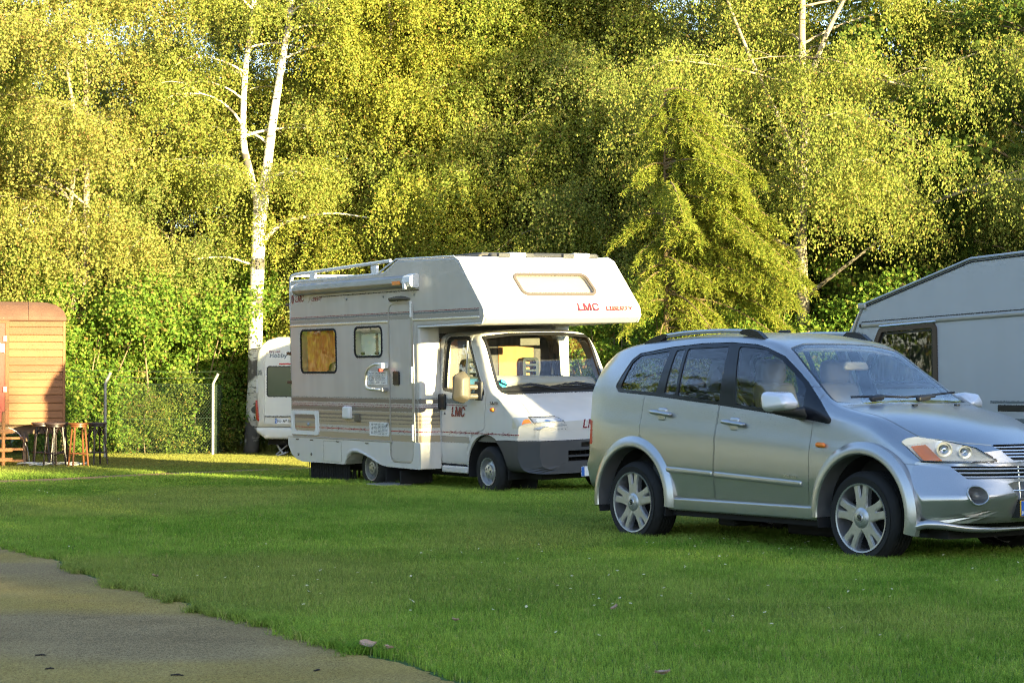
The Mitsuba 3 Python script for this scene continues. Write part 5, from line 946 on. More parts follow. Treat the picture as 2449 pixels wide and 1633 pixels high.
    P('underbody', cat(box(-0.8, 3.3, -0.58, 0.58, 0.20, 0.46), box(0.5, 2.25, -0.86, 0.86, 0.22, 0.30), rbox(0.9, 1.12, -0.72, -0.4, 0.15, 0.25, 0.03), rbox(1.45, 2.2, -0.45, 0.1, 0.10, 0.22, 0.03), box(3.0, 3.42, -0.7, 0.7, 0.18, 0.30)), 'under', False)
    # headlamps: bowl, projectors, indicator, clear lens
    for s in (-1, 1):
        mm = (lambda m: tri(m)) if s < 0 else mirm
        k = P('headlamp', mm(cs(LP.buffer(-0.004)).extrude(0.02).transform(lamp_T(-0.135))), 'lamp_clear', 30)
        put(k, 'seal', mm((FR - FI) ^ cs(LP.buffer(0.006).difference(LP.buffer(-0.006))).extrude(0.55).transform(lamp_T(-0.14))), 'black_gloss', 30, M)
        sh = man(loft(XS[70:], sect(0.016), dxk, 0.92, 2)) - man(loft(XS[70:-1], sect(0.05), dxk, 0.92, 2))
        ux = [p[0] for p in lamp2d]; u0 = min(ux)
        ind = Polygon([(u0 + 0.03, 0.90), (u0 + 0.085, 0.935), (u0 + 0.125, 0.925), (u0 + 0.30, 0.742), (u0 + 0.17, 0.74)])
        put(k, 'indicator', mm(sh ^ cs(ind.intersection(LP.buffer(-0.008))).extrude(0.55).transform(lamp_T(-0.14))), 'amber', 30, M)
        for uu, zz, rr in ((u0 + 0.31, 0.832, 0.056), (u0 + 0.46, 0.812, 0.047)):
            pj = m3.Manifold.cylinder(0.15, rr, rr * 1.02, 28) - m3.Manifold.cylinder(0.2, rr * 0.88, rr * 0.9, 28).translate([0, 0, 0.06])
            off = -0.12 + (0.02 if uu < u0 + 0.4 else 0.0)
            put(k, 'projector', mm(pj.translate([uu, zz, 0]).transform(lamp_T(off - 0.03))), 'chrome', 35, M); put(k, 'bulb_lens', mm(m3.Manifold.sphere(rr * 0.62, 20).translate([uu, zz, 0.085]).transform(lamp_T(off - 0.03))), 'chrome', 40, M)
        put(k, 'lens', mm(panes(L0, Polygon([(3.0, -0.90), (3.8, -0.90), (3.8, -0.30), (3.0, -0.30)]), (0, 1), lambda c, nn: contains_xy(LP.buffer(0.01), (c - LO) @ lpu, c[:, 2]) & (nn @ lpn > 0.1), 0.004, 0)), 'lens', True, M)
    # grille slats, intake bars, fog lamps, plate
    g = P('grille', prism_x([(y, z) for y, z in gr.buffer(0.02).exterior.coords[:-1]], 3.43, 3.45), 'plate_black', False)
    def front_x(y, z): return 3.70 + float(dxk(np.array(3.70), np.array(y), np.array(z)))
    def bar(parent, name, z, y1, mat_, r=0.007, back=0.03, y0=None): 
        yy = np.linspace(-y1 if y0 is None else y0, y1, 25); put(parent, name, tube([(front_x(a, z) - back, a, z) for a in yy], r, 8), mat_, 40, M)
    for z, y1 in ((0.848, 0.36), (0.824, 0.34), (0.80, 0.315), (0.777, 0.285)): bar(g, 'slat', z, y1, 'chrome', 0.006, 0.07)
    put(fbk, 'intake_back', prism_x([(-0.74, 0.73), (-0.67, 0.61), (-0.4, 0.60), (-0.3, 0.46), (0.3, 0.46), (0.4, 0.60), (0.67, 0.61), (0.74, 0.73)], 3.16, 3.175) + box(3.16, 3.46, -0.40, 0.40, 0.46, 0.475), 'plate_black', False, M)
    for z, y1 in ((0.692, 0.685), (0.663, 0.665), (0.634, 0.65)): bar(fbk, 'intake_slat', z, y1, 'silver_paint', 0.0085, 0.02)
    bar(fbk, 'intake_slat', 0.535, 0.32, 'chrome', 0.006, 0.03)
    for y in (-0.22, 0.22): put(fbk, 'intake_post', tube([(front_x(y, 0.7) - 0.03, y, 0.72), (front_x(y, 0.5) - 0.035, y, 0.46)], 0.005, 6), 'chrome', 40, M)
    for s in (-1, 1):
        k = P('fog_lamp', m3.Manifold.cylinder(0.02, 0.058, 0.058, 24).transform(np.array([[0, 0, 1, 3.425], [1, 0, 0, s * 0.62], [0, 1, 0, 0.505]], float)), 'wheel_silver', 30); put(k, 'lens', hull_spheres([(3.475, s * 0.63, 0.505), (3.49, s * 0.628, 0.505)], 0.040, 16), 'chrome', 40, M); t_ = np.linspace(0, 2 * np.pi, 33); put(k, 'bezel', tube(np.array([(front_x(s * 0.62 + 0.068 * math.cos(q), 0.505 + 0.068 * math.sin(q)) + 0.002, s * 0.62 + 0.068 * math.cos(q), 0.505 + 0.068 * math.sin(q)) for q in t_]), 0.008, 8, False), 'silver_paint', 40, M)
    lip = [(3.30, -0.905, 0.272), (3.36, -0.86, 0.292), (3.44, -0.77, 0.285), (3.52, -0.62, 0.262), (3.57, -0.40, 0.25), (3.58, 0, 0.25)]; lip = smooth_path(lip + [(a, -b, c) for a, b, c in lip[-2::-1]], 5)
    put(fbk, 'spoiler_lip', tube(lip, np.interp(np.linspace(-1, 1, len(lip)), [-1, -0.7, -0.3, 0, 0.3, 0.7, 1], [0.03, 0.034, 0.024, 0.012, 0.024, 0.034, 0.03]), 10), 'silver_paint', 40, M)
    pl = P('number_plate', rbox(3.715, 3.728, -0.265, 0.265, 0.348, 0.462, 0.005), 'plate_yellow', 30); put(pl, 'blue_band', box(3.727, 3.7305, -0.262, -0.205, 0.351, 0.459), 'plate_blue', False, M); put(pl, 'lettering', text('NL', 0.026, (3.7305, -0.258, 0.362), (0, 1, 0), (0, 0, 1), 0.002), 'plate_white', False, M)
    put(pl, 'holder', box(3.60, 3.716, -0.27, 0.27, 0.335, 0.47), 'plate_black', False, M)
    for s in (-1, 1): P('tail_lamp', (man(loft(XS[:40], sect(-0.004), dxk, 0.92, 2)) - man(loft(XS[1:39], sect(0.02), dxk, 0.92, 2))) ^ (prism_y(rpoly([(-0.60, 0.80), (-0.605, 1.015), (-1.2, 1.05), (-1.2, 0.80)], 0.02), *((-1.2, 0) if s < 0 else (0, 1.2)))), 'lamp_red', 30)
    # roof rails
    for s in (-1, 1):
        k = P('roof_rail', tube(smooth_path([(0.03, s * 0.60, 1.745), (0.35, s * 0.60, 1.770), (0.80, s * 0.60, 1.775), (1.16, s * 0.60, 1.762)], 5), 0.019, 10), 'wheel_silver', 40)
        for pts in ([(-0.20, 1.685), (-0.05, 1.745), (0.10, 1.772), (0.15, 1.757), (0.09, 1.728), (0.0, 1.68)], [(1.07, 1.745), (1.12, 1.778), (1.22, 1.778), (1.30, 1.758), (1.40, 1.69), (1.30, 1.68), (1.18, 1.725)]):
            put(k, 'foot', prism_y(rpoly(pts, 0.008), s * 0.60 - 0.026, s * 0.60 + 0.026), 'black_plastic', 35, M)
    P('aerial', rbox(0.9, 1.02, -0.02, 0.02, 1.765, 1.79, 0.008), 'black_plastic', 40)
    # wipers
    for (x0, y0, x1, y1, px_, py_) in ((2.37, -0.62, 2.40, -0.02, 2.445, -0.40), (2.40, -0.05, 2.30, 0.62, 2.45, 0.12)):
        zt = lambda x: 1.205 + max(0, 2.36 - x) * 0.7; k = P('wiper', tube([(x0, y0, zt(x0) + 0.012), ((x0 + x1) / 2 - 0.02, (y0 + y1) / 2, zt((x0 + x1) / 2) + 0.02), (x1, y1, zt(x1) + 0.01)], 0.010, 6), 'black_plastic', 40); put(k, 'pivot', hull_spheres([(px_ - 0.02, py_ - 0.05, 1.205), (px_ - 0.02, py_ + 0.05, 1.215)], 0.026, 10), 'black_plastic', 40, M); put(k, 'arm', tube([(px_ - 0.02, py_, 1.215), ((x0 + x1) / 2 + 0.0, (y0 + y1) / 2 + 0.05, 1.225)], 0.012, 6), 'black_plastic', 40, M)
    for y in (-0.18, 0.30): P('washer_jet', rbox(2.60, 2.635, y - 0.02, y + 0.02, 1.145, 1.163, 0.006), 'black_plastic', 40)
    P('cowl', prism_z(Polygon([(2.30, -0.70), (2.40, -0.70), (2.47, -0.4), (2.49, 0), (2.47, 0.4), (2.40, 0.70), (2.30, 0.70), (2.38, 0.4), (2.40, 0), (2.38, -0.4)]), 1.10, 1.155), 'black_plastic', False)
    # inside
    for y in (-0.37, 0.37): seat(K, 'seat', FK, 1.48, y, 0.62, 'leather_beige', 'leather_beige', 'round')
    P('rear_bench', cat(hull_spheres([(0.42, -0.55, 0.75), (0.42, 0.55, 0.75), (0.28, -0.52, 1.18), (0.28, 0.52, 1.18)], 0.08, 12), rbox(0.4, 0.95, -0.6, 0.6, 0.55, 0.78, 0.06)), 'seat_dark', 40)
    for y in (-0.4, 0, 0.4): P('rear_headrest', hull_spheres([(0.26, y - 0.07, 1.30), (0.26, y + 0.07, 1.30), (0.25, y, 1.37)], 0.05, 10), 'seat_dark', 40)
    P('dashboard', hull_spheres([(2.42, -0.66, 1.08), (2.42, 0.66, 1.08), (2.10, -0.70, 1.07), (2.10, 0.70, 1.07), (2.0, -0.68, 0.9), (2.0, 0.68, 0.9), (2.3, 0, 1.12)], 0.03, 10), 'dash', 40); steering(K, FK, 1.90, 0.37, 1.07, 0.185)
    P('rear_mirror', hull_spheres([(1.80, -0.12, 1.455), (1.80, 0.12, 1.455), (1.80, -0.10, 1.485), (1.80, 0.10, 1.485)], 0.02, 10), 'leather_beige', 40)
    for s in (-1, 1):
        P('pillar_trim', tube([(1.02, s * 0.59, 1.64), (1.09, s * 0.74, 1.15), (1.10, s * 0.77, 0.8)], 0.035, 8), 'leather_beige', 40); P('seat_belt', tube([(1.05, s * 0.78, 1.42), (1.2, s * 0.62, 1.12), (1.25, s * 0.55, 0.8)], 0.014, 6), 'dash', 40)
    P('headlining', (man(loft(XS[6:-50], sect(0.058), dxk, 0.92, 2)) - man(loft(XS[5:-49], sect(0.066), dxk, 0.92, 2))) - box(-3, 4, -2, 2, 0, 1.42) - prism_y(dlo, -1.2, 1.2) - prism_z(wsp, 1.1, 1.9) - prism_x(rearw.exterior.coords[:-1], -1.3, -0.3), 'dash', 30)
    P('floor_carpet', box(-0.6, 2.3, -0.75, 0.75, 0.40, 0.44), 'seat_dark', False); P('door_lining', cat(box(0.2, 2.3, -0.83, -0.815, 0.45, 1.10), box(0.2, 2.3, 0.815, 0.83, 0.45, 1.10), box(-0.62, -0.5, -0.7, 0.7, 0.45, 1.2)), 'seat_dark', False)
    # rain drops on the shoulder and the side windows
    rng = np.random.default_rng(8); n = 2600; c = L0.triangles_center; nn = L0.face_normals; ok = (c[:, 1] < -0.5) & (c[:, 2] > 0.98) & (c[:, 0] < 2.9) & (c[:, 0] > -0.6) & (nn[:, 1] < -0.15); idx = np.nonzero(ok)[0]; ar = L0.area_faces[idx]; wgt = ar * np.where(c[idx, 2] < 1.3, 1.5, 0.35); pk = rng.choice(idx, n, p=wgt / wgt.sum())
    r = rng.dirichlet((1, 1, 1), n); pp = np.einsum('ni,nij->nj', r, L0.triangles[pk]); sph = trimesh.creation.icosphere(1, 1.0); rr = 0.0016 * rng.uniform(0.6, 2.0, n) ** 1.3
    inn = contains_xy(dlo, pp[:, 0], pp[:, 2]); pp = pp - nn[pk] * np.where(inn, 0.013, 0.0)[:, None]
    V = (pp[:, None] + sph.vertices[None] * rr[:, None, None]).reshape(-1, 3); F = (sph.faces[None] + (np.arange(n) * len(sph.vertices))[:, None, None]).reshape(-1, 3)
    P('rain_drops', (V, F), 'drop', True, stuff=True)
scene['m_drop'] = dict(type='dielectric', int_ior=1.33)
silver_car()

# ------------------------------------------------------------------ grey caravan at the right edge
mat('caravan_grey', grime((0.46, 0.465, 0.46), 0.08, 2), 0.4)
mat('bronze_frame', (0.10, 0.075, 0.06), 0.45, 0.5)
def grey_caravan():
    K = thing('touring_caravan', 'grey caravan with sloping roof edge behind the silver car at right', 'caravan'); F = Frame([3.77, 21.0, -0.2625], 56.0); M = F.M; W = 2.2
    P = lambda n, m, b, s=30, parent=K, **k: put(parent, n, m, b, s, M, **k)
    out = [(0.07, 2.215), (0.178, 2.240), (1.649, 2.640), (2.34, 2.668), (4.6, 2.70), (5.9, 2.60), (6.5, 2.2), (6.6, 1.3), (6.45, 0.6), (6.3, 0.48), (-0.05, 0.48), (-0.24, 0.65), (-0.30, 1.2), (-0.24, 1.62), (-0.13, 1.92)]
    win = rpoly([(0.372, 1.945), (1.148, 1.982), (1.158, 1.36), (0.06, 1.34)], 0.05)
    P('body', prism_y(rpoly(out, 0.05), 0.0, W) - prism_y(win, -0.1, 0.07), 'caravan_grey', 20)
    k = P('window', prism_y(win.buffer(0.032).difference(win.buffer(-0.022)), -0.02, 0.02), 'bronze_frame', 30)
    put(k, 'inner_frame', prism_y(win.buffer(-0.03).difference(win.buffer(-0.055)), 0.0, 0.02), 'black_plastic', 30, M)
    x0, z0, x1, z1 = win.bounds; u = np.linspace(x0, x1, 90); yy = 0.05 + 0.014 * np.sin(u * 60) + 0.006 * np.sin(u * 143); put(k, 'curtain', (np.r_[np.c_[u, yy, np.full(90, z1 + 0.01)], np.c_[u, yy, np.full(90, z0)]], np.array([[j, j + 1, 91 + j, 90 + j] for j in range(89)])), 'curtain_dark', True, M)
    v, f = trimesh.creation.triangulate_polygon(win.buffer(-0.01), engine='earcut'); put(k, 'pane', (np.c_[v[:, 0], np.full(len(v), 0.004), v[:, 1]], f), 'glass_tint', False, M)
    put(k, 'awning_strip', hull_spheres([(0.36, -0.014, 1.985), (1.16, -0.014, 2.021)], 0.016, 8), 'alu', 40, M)
    tl = lambda x: 1.998 + 0.0334 * (x - 0.062); P('trim_strip', hull_spheres([(0.075, -0.006, tl(0.075) + 0.012), (6.3, -0.006, tl(6.3) + 0.012), (0.075, -0.006, tl(0.075) - 0.012), (6.3, -0.006, tl(6.3) - 0.012)], 0.012, 8), 'alu_dull', 40)
    P('trim_strip', box(0.07, 6.3, -0.004, 0.002, 0, 0.012).transform(np.array([[1, 0, 0, 0], [0, 1, 0, 0], [0.0334, 0, 1, 2.03]], float)), 'grey_plastic', False); P('end_cap', rbox(0.05, 0.085, -0.022, 0.0, 1.98, 2.02, 0.006), 'black_plastic', 40)
    P('roof_edge', cat(tube([(0.10, 0.0, 2.225), (0.178, 0.0, 2.247), (1.649, 0.0, 2.648), (2.34, 0.0, 2.677), (4.6, 0.0, 2.71), (5.9, 0, 2.61)], 0.020, 8)), 'alu_dull', 40); P('roof_seal', tube([(0.14, -0.004, 2.205), (1.655, -0.004, 2.618), (2.34, -0.004, 2.648), (4.6, -0.004, 2.68)], 0.007, 6), 'black_plastic', 40)
    P('corner_strip', tube(smooth_path([(0.10, -0.004, 2.22), (-0.03, -0.004, 1.98), (-0.12, -0.004, 1.72), (-0.19, -0.004, 1.2)], 4), 0.016, 8), 'alu_dull', 40); P('corner_block', rbox(0.03, 0.15, -0.03, 0.06, 2.18, 2.245, 0.015), 'alu_dull', 40)
    P('marker_lamp', rbox(-0.20, -0.13, 0.18, 0.28, 1.99, 2.07, 0.015), 'lamp_clear', 40); k = P('flue', tube([(2.21, 0.35, 2.62), (2.21, 0.35, 2.76)], 0.045, 16), 'white_trim', 40); put(k, 'collar', tube([(2.21, 0.35, 2.62), (2.21, 0.35, 2.70)], 0.055, 16), 'black_plastic', 40, M)
    P('side_band', box(2.0, 6.4, -0.005, 0.002, 1.10, 1.165), 'black_plastic', False); P('side_band', box(1.9, 6.4, -0.004, 0.002, 1.18, 1.205), 'stripe_slate', False); P('side_band', box(0.0, 6.4, -0.004, 0.002, 0.98, 1.03), 'stripe_slate', False)
    P('underbody', box(0.3, 6.1, 0.2, W - 0.2, 0.25, 0.5), 'under', False)
    for y0, sd in ((0.10, -1), (W - 0.10, 1)): wheel(K, 'wheel', F, 3.3, y0, 0.28, 0.32, 0.178, 0.18, 'steel', side=sd)
    for x in (0.5, 6.0): P('corner_steady', tube([(x, 0.3, 0.5), (x + 0.25, 0.3, -0.02)], 0.025, 6), 'galvanised', 40)
grey_caravan()

# ------------------------------------------------------------------ cream caravan with its back to the camera, and an added unseen one that shades its rear face
mat('cream_gelcoat', grime((0.78, 0.75, 0.64), 0.1, 2), 0.3, clearcoat=0.5)
mat('pane_lawn_reflection', (0.055, 0.075, 0.035), 0.08, clearcoat=1.0)  # green base colour carries the grass reflection in the pane
def cream_caravan(label, O, a, lettered, zs=1.0):
    K = thing('touring_caravan', label, 'caravan'); F = Frame(O, a); F.M[:3, 2] *= zs; M = F.M; x0, x1, L = -0.29, 1.95, 4.4
    P = lambda n, m, b, s=30, parent=K, **k: put(parent, n, m, b, s, M, **k)
    prof = rpoly([(x0, 0.45), (x0, 2.49), (x1, 2.49), (x1, 0.45)], 0.001).intersection(Polygon([(x0, 0), (x0, 2.05), (x0 + 0.03, 2.2), (x0 + 0.11, 2.335), (x0 + 0.24, 2.43), (x0 + 0.45, 2.485), (x1 - 0.45, 2.485), (x1 - 0.24, 2.43), (x1 - 0.11, 2.335), (x1 - 0.03, 2.2), (x1, 2.05), (x1, 0)]))
    hull = lambda q, y0, y1, r: m3.Manifold.batch_hull([prism_y(q.buffer(-i), y0 + j, y1 - j) for i, j in ((r, 0), (r * 0.45, r * 0.16), (r * 0.15, r * 0.45), (0, r))])
    body = hull(prof.intersection(sbox(-5, 0.62, 5, 3)), 0.0, L, 0.17); face = rpoly([(x0 + 0.19, 0.70), (x0 + 0.19, 2.0), (x0 + 0.26, 2.25), (x0 + 0.42, 2.345), (x1 - 0.42, 2.345), (x1 - 0.26, 2.25), (x1 - 0.19, 2.0), (x1 - 0.19, 0.70)], 0.05)
    body = body - prism_y(face, -0.2, 0.07); P('body', body, 'cream_gelcoat', 30)
    win = rrect(x0 + 0.23, x1 - 0.23, 1.245, 1.885, 0.06)
    P('rear_panel', prism_y(face.buffer(-0.004), 0.030, 0.06) - prism_y(win, -0.1, 0.045) - prism_y(rpoly([(0.06, 0.845), (1.60, 0.845), (1.48, 0.665), (0.14, 0.665)], 0.02), -0.1, 0.05), 'cream_gelcoat', 30)
    k = P('rear_window', prism_y(win.buffer(-0.001), 0.040, 0.046), 'pane_lawn_reflection', 30); put(k, 'seal', prism_y(win.difference(win.buffer(-0.02)), 0.026, 0.045), 'black_plastic', 30, M); put(k, 'brake_light', rbox(0.2, 0.75, 0.018, 0.035, 1.912, 1.94, 0.006), 'lamp_red', 40, M)
    P('rear_bumper', hull(rpoly([(x0, 0.62), (x0 + 0.02, 0.52), (x0 + 0.2, 0.38), (x1 - 0.2, 0.38), (x1 - 0.02, 0.52), (x1, 0.62)], 0.02), 0.02, L - 0.1, 0.06), 'cream_gelcoat', 30)
    P('shelf', rbox(x0 + 0.18, x1 - 0.18, 0.01, 0.05, 0.835, 0.855, 0.006), 'grey_plastic', 40)
    pl = P('number_plate', rbox(0.12, 0.40, 0.036, 0.046, 0.69, 0.812, 0.005), 'plate_white', 30); put(pl, 'blue_band', box(0.122, 0.15, 0.0335, 0.04, 0.693, 0.809), 'plate_blue', False, M)
    if lettered: put(pl, 'lettering', text('DU-MP 31', 0.05, (0.155, 0.034, 0.728), (1, 0, 0), (0, 0, 1), 0.003, 0, True, 0.85), 'plate_black', False, M)
    for xx in (x0 + 0.005, x1 - 0.005): P('tail_lamp', hull_spheres([(xx, 0.06, 1.16), (xx, 0.10, 0.80), (xx + (0.05 if xx < 0 else -0.05), 0.035, 0.76), (xx + (0.03 if xx < 0 else -0.03), 0.03, 0.95), (xx, 0.2, 0.78)], 0.018, 8), 'lamp_red', 40)
    for xx in (x0 + 0.02, x1 - 0.02): P('corner_handle', hull_spheres([(xx, 0.06, 1.34), (xx, 0.06, 1.60)], 0.016, 8), 'white_trim', 40)
    if lettered:
        P('lettering', text('Hobby', 0.085, (0.0, 0.0295, 2.06), (1, 0, 0), (0, 0, 1), 0.004, 0.12, True, 1.0), 'stripe_slate', False); P('lettering', text('De Luxe', 0.045, (-0.02, 0.0295, 2.16), (1, 0, 0), (0, 0, 1), 0.004, 0.2, True, 1.0), 'wine_red', False)
        P('lettering', text('100', 0.10, (x0 + 0.01, 0.016, 1.70), (0.7, -0.1, 0), (0, 0, 1), 0.012, 0, False, 0.7), 'stripe_slate', False)
    P('underbody', box(x0 + 0.2, x1 - 0.2, 0.3, L - 0.3, 0.26, 0.5), 'under', False)
    for xx, sd in ((x0 + 0.03, -1), (x1 - 0.03, 1)):
        G = Frame(O, a); R = np.eye(4); R[:3, 0], R[:3, 1] = G.M[:3, 1], -G.M[:3, 0]; R[:3, 2] = G.M[:3, 2]; R[:3, 3] = O; G.M = R
        wheel(K, 'wheel', G, 2.3, -xx, 0.29, 0.31, 0.178, 0.18, 'steel', side=-sd)
    for xx in (0.14, 1.5): P('corner_steady', cat(tube([(xx - 0.18, 0.5, 0.38), (xx + 0.16, 0.12, 0.03)], 0.022, 6), tube([(xx + 0.30, 0.5, 0.38), (xx - 0.02, 0.12, 0.06)], 0.012, 6), rbox(xx - 0.15, xx + 0.22, 0.0, 0.2, -0.02, 0.02, 0.008).transform(np.array([[1, 0, 0, 0], [0, 1, 0, 0], [0.35, 0, 1, -0.02]], float))), 'galvanised', 40)
cream_caravan('small cream caravan seen from behind, half hidden by the rear of the motorhome', [-5.0, 39.6, -0.495], 6, True)
cream_caravan('added unseen tall cream caravan behind the motorhome, shades the small caravan', [-1.52, 35.2, -0.44], -10, False, 1.22)

# ------------------------------------------------------------------ wooden wagon
def plank_fn(base, sd):
    def fn(p, n, uv):
        g = fbm(p.x * 1.6 + p.y * 0.4 + sd, p.z * 46, sd, 3); k = fbm(p.x * 5, p.z * 7, sd + 3, 2)
        return mi.Color3f(base) * (0.62 + 0.5 * g + 0.25 * k)
    return fn
for i, b in enumerate([(0.23, 0.085, 0.024), (0.185, 0.065, 0.018), (0.265, 0.104, 0.031)]): mat(f'plank_{i}', plank_fn(b, 3.7 * i), 0.6)
mat('wagon_roof', lambda p, n, uv: mix((0.10, 0.045, 0.028), (0.19, 0.10, 0.06), fbm(p.x * 3.5, p.y * 3.5, p.z * 3.5, 4)), 0.75)
mat('door_red', (0.28, 0.045, 0.025), 0.5); mat('old_wood', lambda p, n, uv: mix((0.10, 0.065, 0.04), (0.20, 0.13, 0.08), fbm(p.x * 9, p.y * 9, p.z * 3, 3)), 0.85); mat('stair_wood', plank_fn((0.46, 0.20, 0.07), 21.0), 0.6)
FW = Frame([-8.04, 34.55, -0.432], -15)
def wagon():
    K = thing('wooden_wagon', 'orange brown plank wagon with a rounded rusty roof at the left edge', 'wagon'); M = FW.M; rng = np.random.default_rng(4)
    P = lambda n, m, b, s=30, parent=K, **k: put(parent, n, m, b, s, M, **k)
    w = P('wall', box(-3.6, -0.01, 0.02, 2.3, 0.74, 2.63), 'old_wood', False); z = 0.745; i = 0
    hs = [0.115, 0.135, 0.14, 0.15, 0.13, 0.14, 0.135, 0.12, 0.15, 0.135, 0.14, 0.125, 0.14, 0.135]
    sc = (2.625 - z) / sum(hs)
    for h in hs:
        h *= sc
        for a, b in ((-0.965, 0.0), (-3.6, -1.88)):
            pr = rng.uniform(-0.004, 0.004); put(w, 'plank', hull_spheres([(x, y, q) for x in (a + 0.004, b - 0.004 + rng.uniform(-0.006, 0.003)) for (y, q) in ((-0.010 + pr, z + 0.012), (0.004 + pr, z + h - 0.012))], 0.008, 6) + box(a + 0.002, b - 0.006, 0.0, 0.02, z + 0.004, z + h - 0.004), f'plank_{rng.integers(3)}', 30, M)
        for y0, y1 in ((0.01, 2.29),): put(w, 'plank', box(-0.012, 0.008 + rng.uniform(0, 0.003), y0, y1, z + 0.003, z + h - 0.003), f'plank_{i % 3}', False, M)
        z += h; i += 1
    put(w, 'corner_board', rbox(-0.03, 0.016, -0.02, 0.03, 0.74, 2.62, 0.005), 'plank_2', 30, M)
    # mansard-like roof, rounded towards the front and the right end
    q = []
    for yo, zo in ((0.0, 2.60), (-0.05, 2.62), (-0.05, 2.66), (0.02, 2.78), (0.14, 2.87), (0.32, 2.925), (0.6, 2.945)):
        s = max(0.02, yo + 0.05); q.append(hull_spheres([(-3.6 + s, yo + 0.02, zo), (0.03 - s * 0.9, yo + 0.02, zo), (-3.6 + s, 2.3 - yo, zo), (0.03 - s * 0.9, 2.3 - yo, zo)], 0.02, 8))
    r = P('roof', m3.Manifold.batch_hull(q), 'wagon_roof', 40)
    for x in (-0.62, -1.35, -2.1): put(r, 'sheet_seam', tube(smooth_path([(x, -0.055, 2.61), (x, -0.058, 2.67), (x, 0.015, 2.795), (x, 0.14, 2.885), (x, 0.33, 2.94), (x, 0.7, 2.965)], 4), 0.008, 6), 'wagon_roof', 40, M)
    d = P('door', box(-1.80, -1.03, -0.01, 0.02, 0.80, 2.56), 'door_red', False); put(d, 'frame', cat(box(-1.03, -0.965, -0.03, 0.02, 0.76, 2.61), box(-1.88, -1.80, -0.03, 0.02, 0.76, 2.61), box(-1.80, -1.03, -0.03, 0.02, 2.56, 2.61)), 'plank_1', False, M)
    for z in (2.28, 1.38): put(d, 'hinge', rbox(-1.065, -1.0, -0.045, -0.008, z - 0.05, z + 0.05, 0.008), 'galvanised', 30, M)
    put(d, 'panel', box(-1.70, -1.13, -0.02, -0.005, 1.0, 1.6), 'door_red', False, M); put(d, 'handle', hull_spheres([(-1.72, -0.05, 1.65), (-1.62, -0.05, 1.65)], 0.015, 8), 'galvanised', 30, M)
    s = P('sign', rbox(-1.36, -1.04, -0.055, -0.045, 2.05, 2.2, 0.004).transform(np.array([[1, 0, 0, 0], [0, 1, 0, 0], [-0.25, 0, 1, -0.28]], float)), 'plate_white', False)
    P('chassis', cat(box(-3.5, -0.1, 0.15, 0.3, 0.58, 0.74), box(-3.5, -0.1, 2.0, 2.15, 0.58, 0.74), box(-3.3, -3.15, 0.1, 2.2, 0.45, 0.62), box(-0.75, -0.62, 0.1, 2.2, 0.45, 0.62)), 'old_wood', False)
    for x in (-3.2,):
        for y, sd in ((0.12, -1), (2.18, 1)): wheel(K, 'wheel', FW, x, y, 0.33, 0.36, 0.2, 0.18, 'steel', side=sd)
    P('prop', box(-0.72, -0.62, 0.9, 1.0, -0.05, 0.6), 'old_wood', False)
    S = thing('wooden_stairs', 'small wooden stairs with a turned post in front of the wagon door', 'stairs'); Q = lambda n, m, b, s_=30: put(S, n, m, b, s_, M)
    for i in range(3): Q('tread', rbox(-1.80, -0.72, -0.30 - 0.26 * i, -0.02 - 0.26 * i, 0.50 - 0.19 * i, 0.535 - 0.19 * i, 0.006), 'stair_wood')
    for x in (-1.82, -0.72): Q('stringer', prism_x([(-0.0, 0.60), (-0.0, 0.42), (-0.72, -0.05), (-0.86, -0.05), (-0.86, 0.04)], x, x + 0.04), 'old_wood', False)
    prof = lambda: [(0, 0.0, -0.06), (0, 0, 0.10), (0, 0, 0.14), (0, 0, 0.18), (0, 0, 0.36), (0, 0, 0.42), (0, 0, 0.48), (0, 0, 0.62), (0, 0, 0.66), (0, 0, 0.86), (0, 0, 0.93), (0, 0, 1.0)]
    for x in (-1.06, -1.86): Q('post', tube(np.array(prof()) + [x, -0.90, 0], [0.035, 0.035, 0.026, 0.035, 0.028, 0.038, 0.028, 0.038, 0.028, 0.034, 0.036, 0.022], 10), 'stair_wood', 40)
    for z in (0.62, 0.30, 0.13): Q('rail', rbox(-1.86, -0.90, -0.93, -0.87, z, z + 0.07, 0.012), 'stair_wood')
wagon()
mat('stool_dark', (0.022, 0.009, 0.006), 0.4, clearcoat=0.5); mat('stool_seat', (0.075, 0.045, 0.04), 0.5); mat('stool_orange', (0.17, 0.055, 0.015), 0.4)
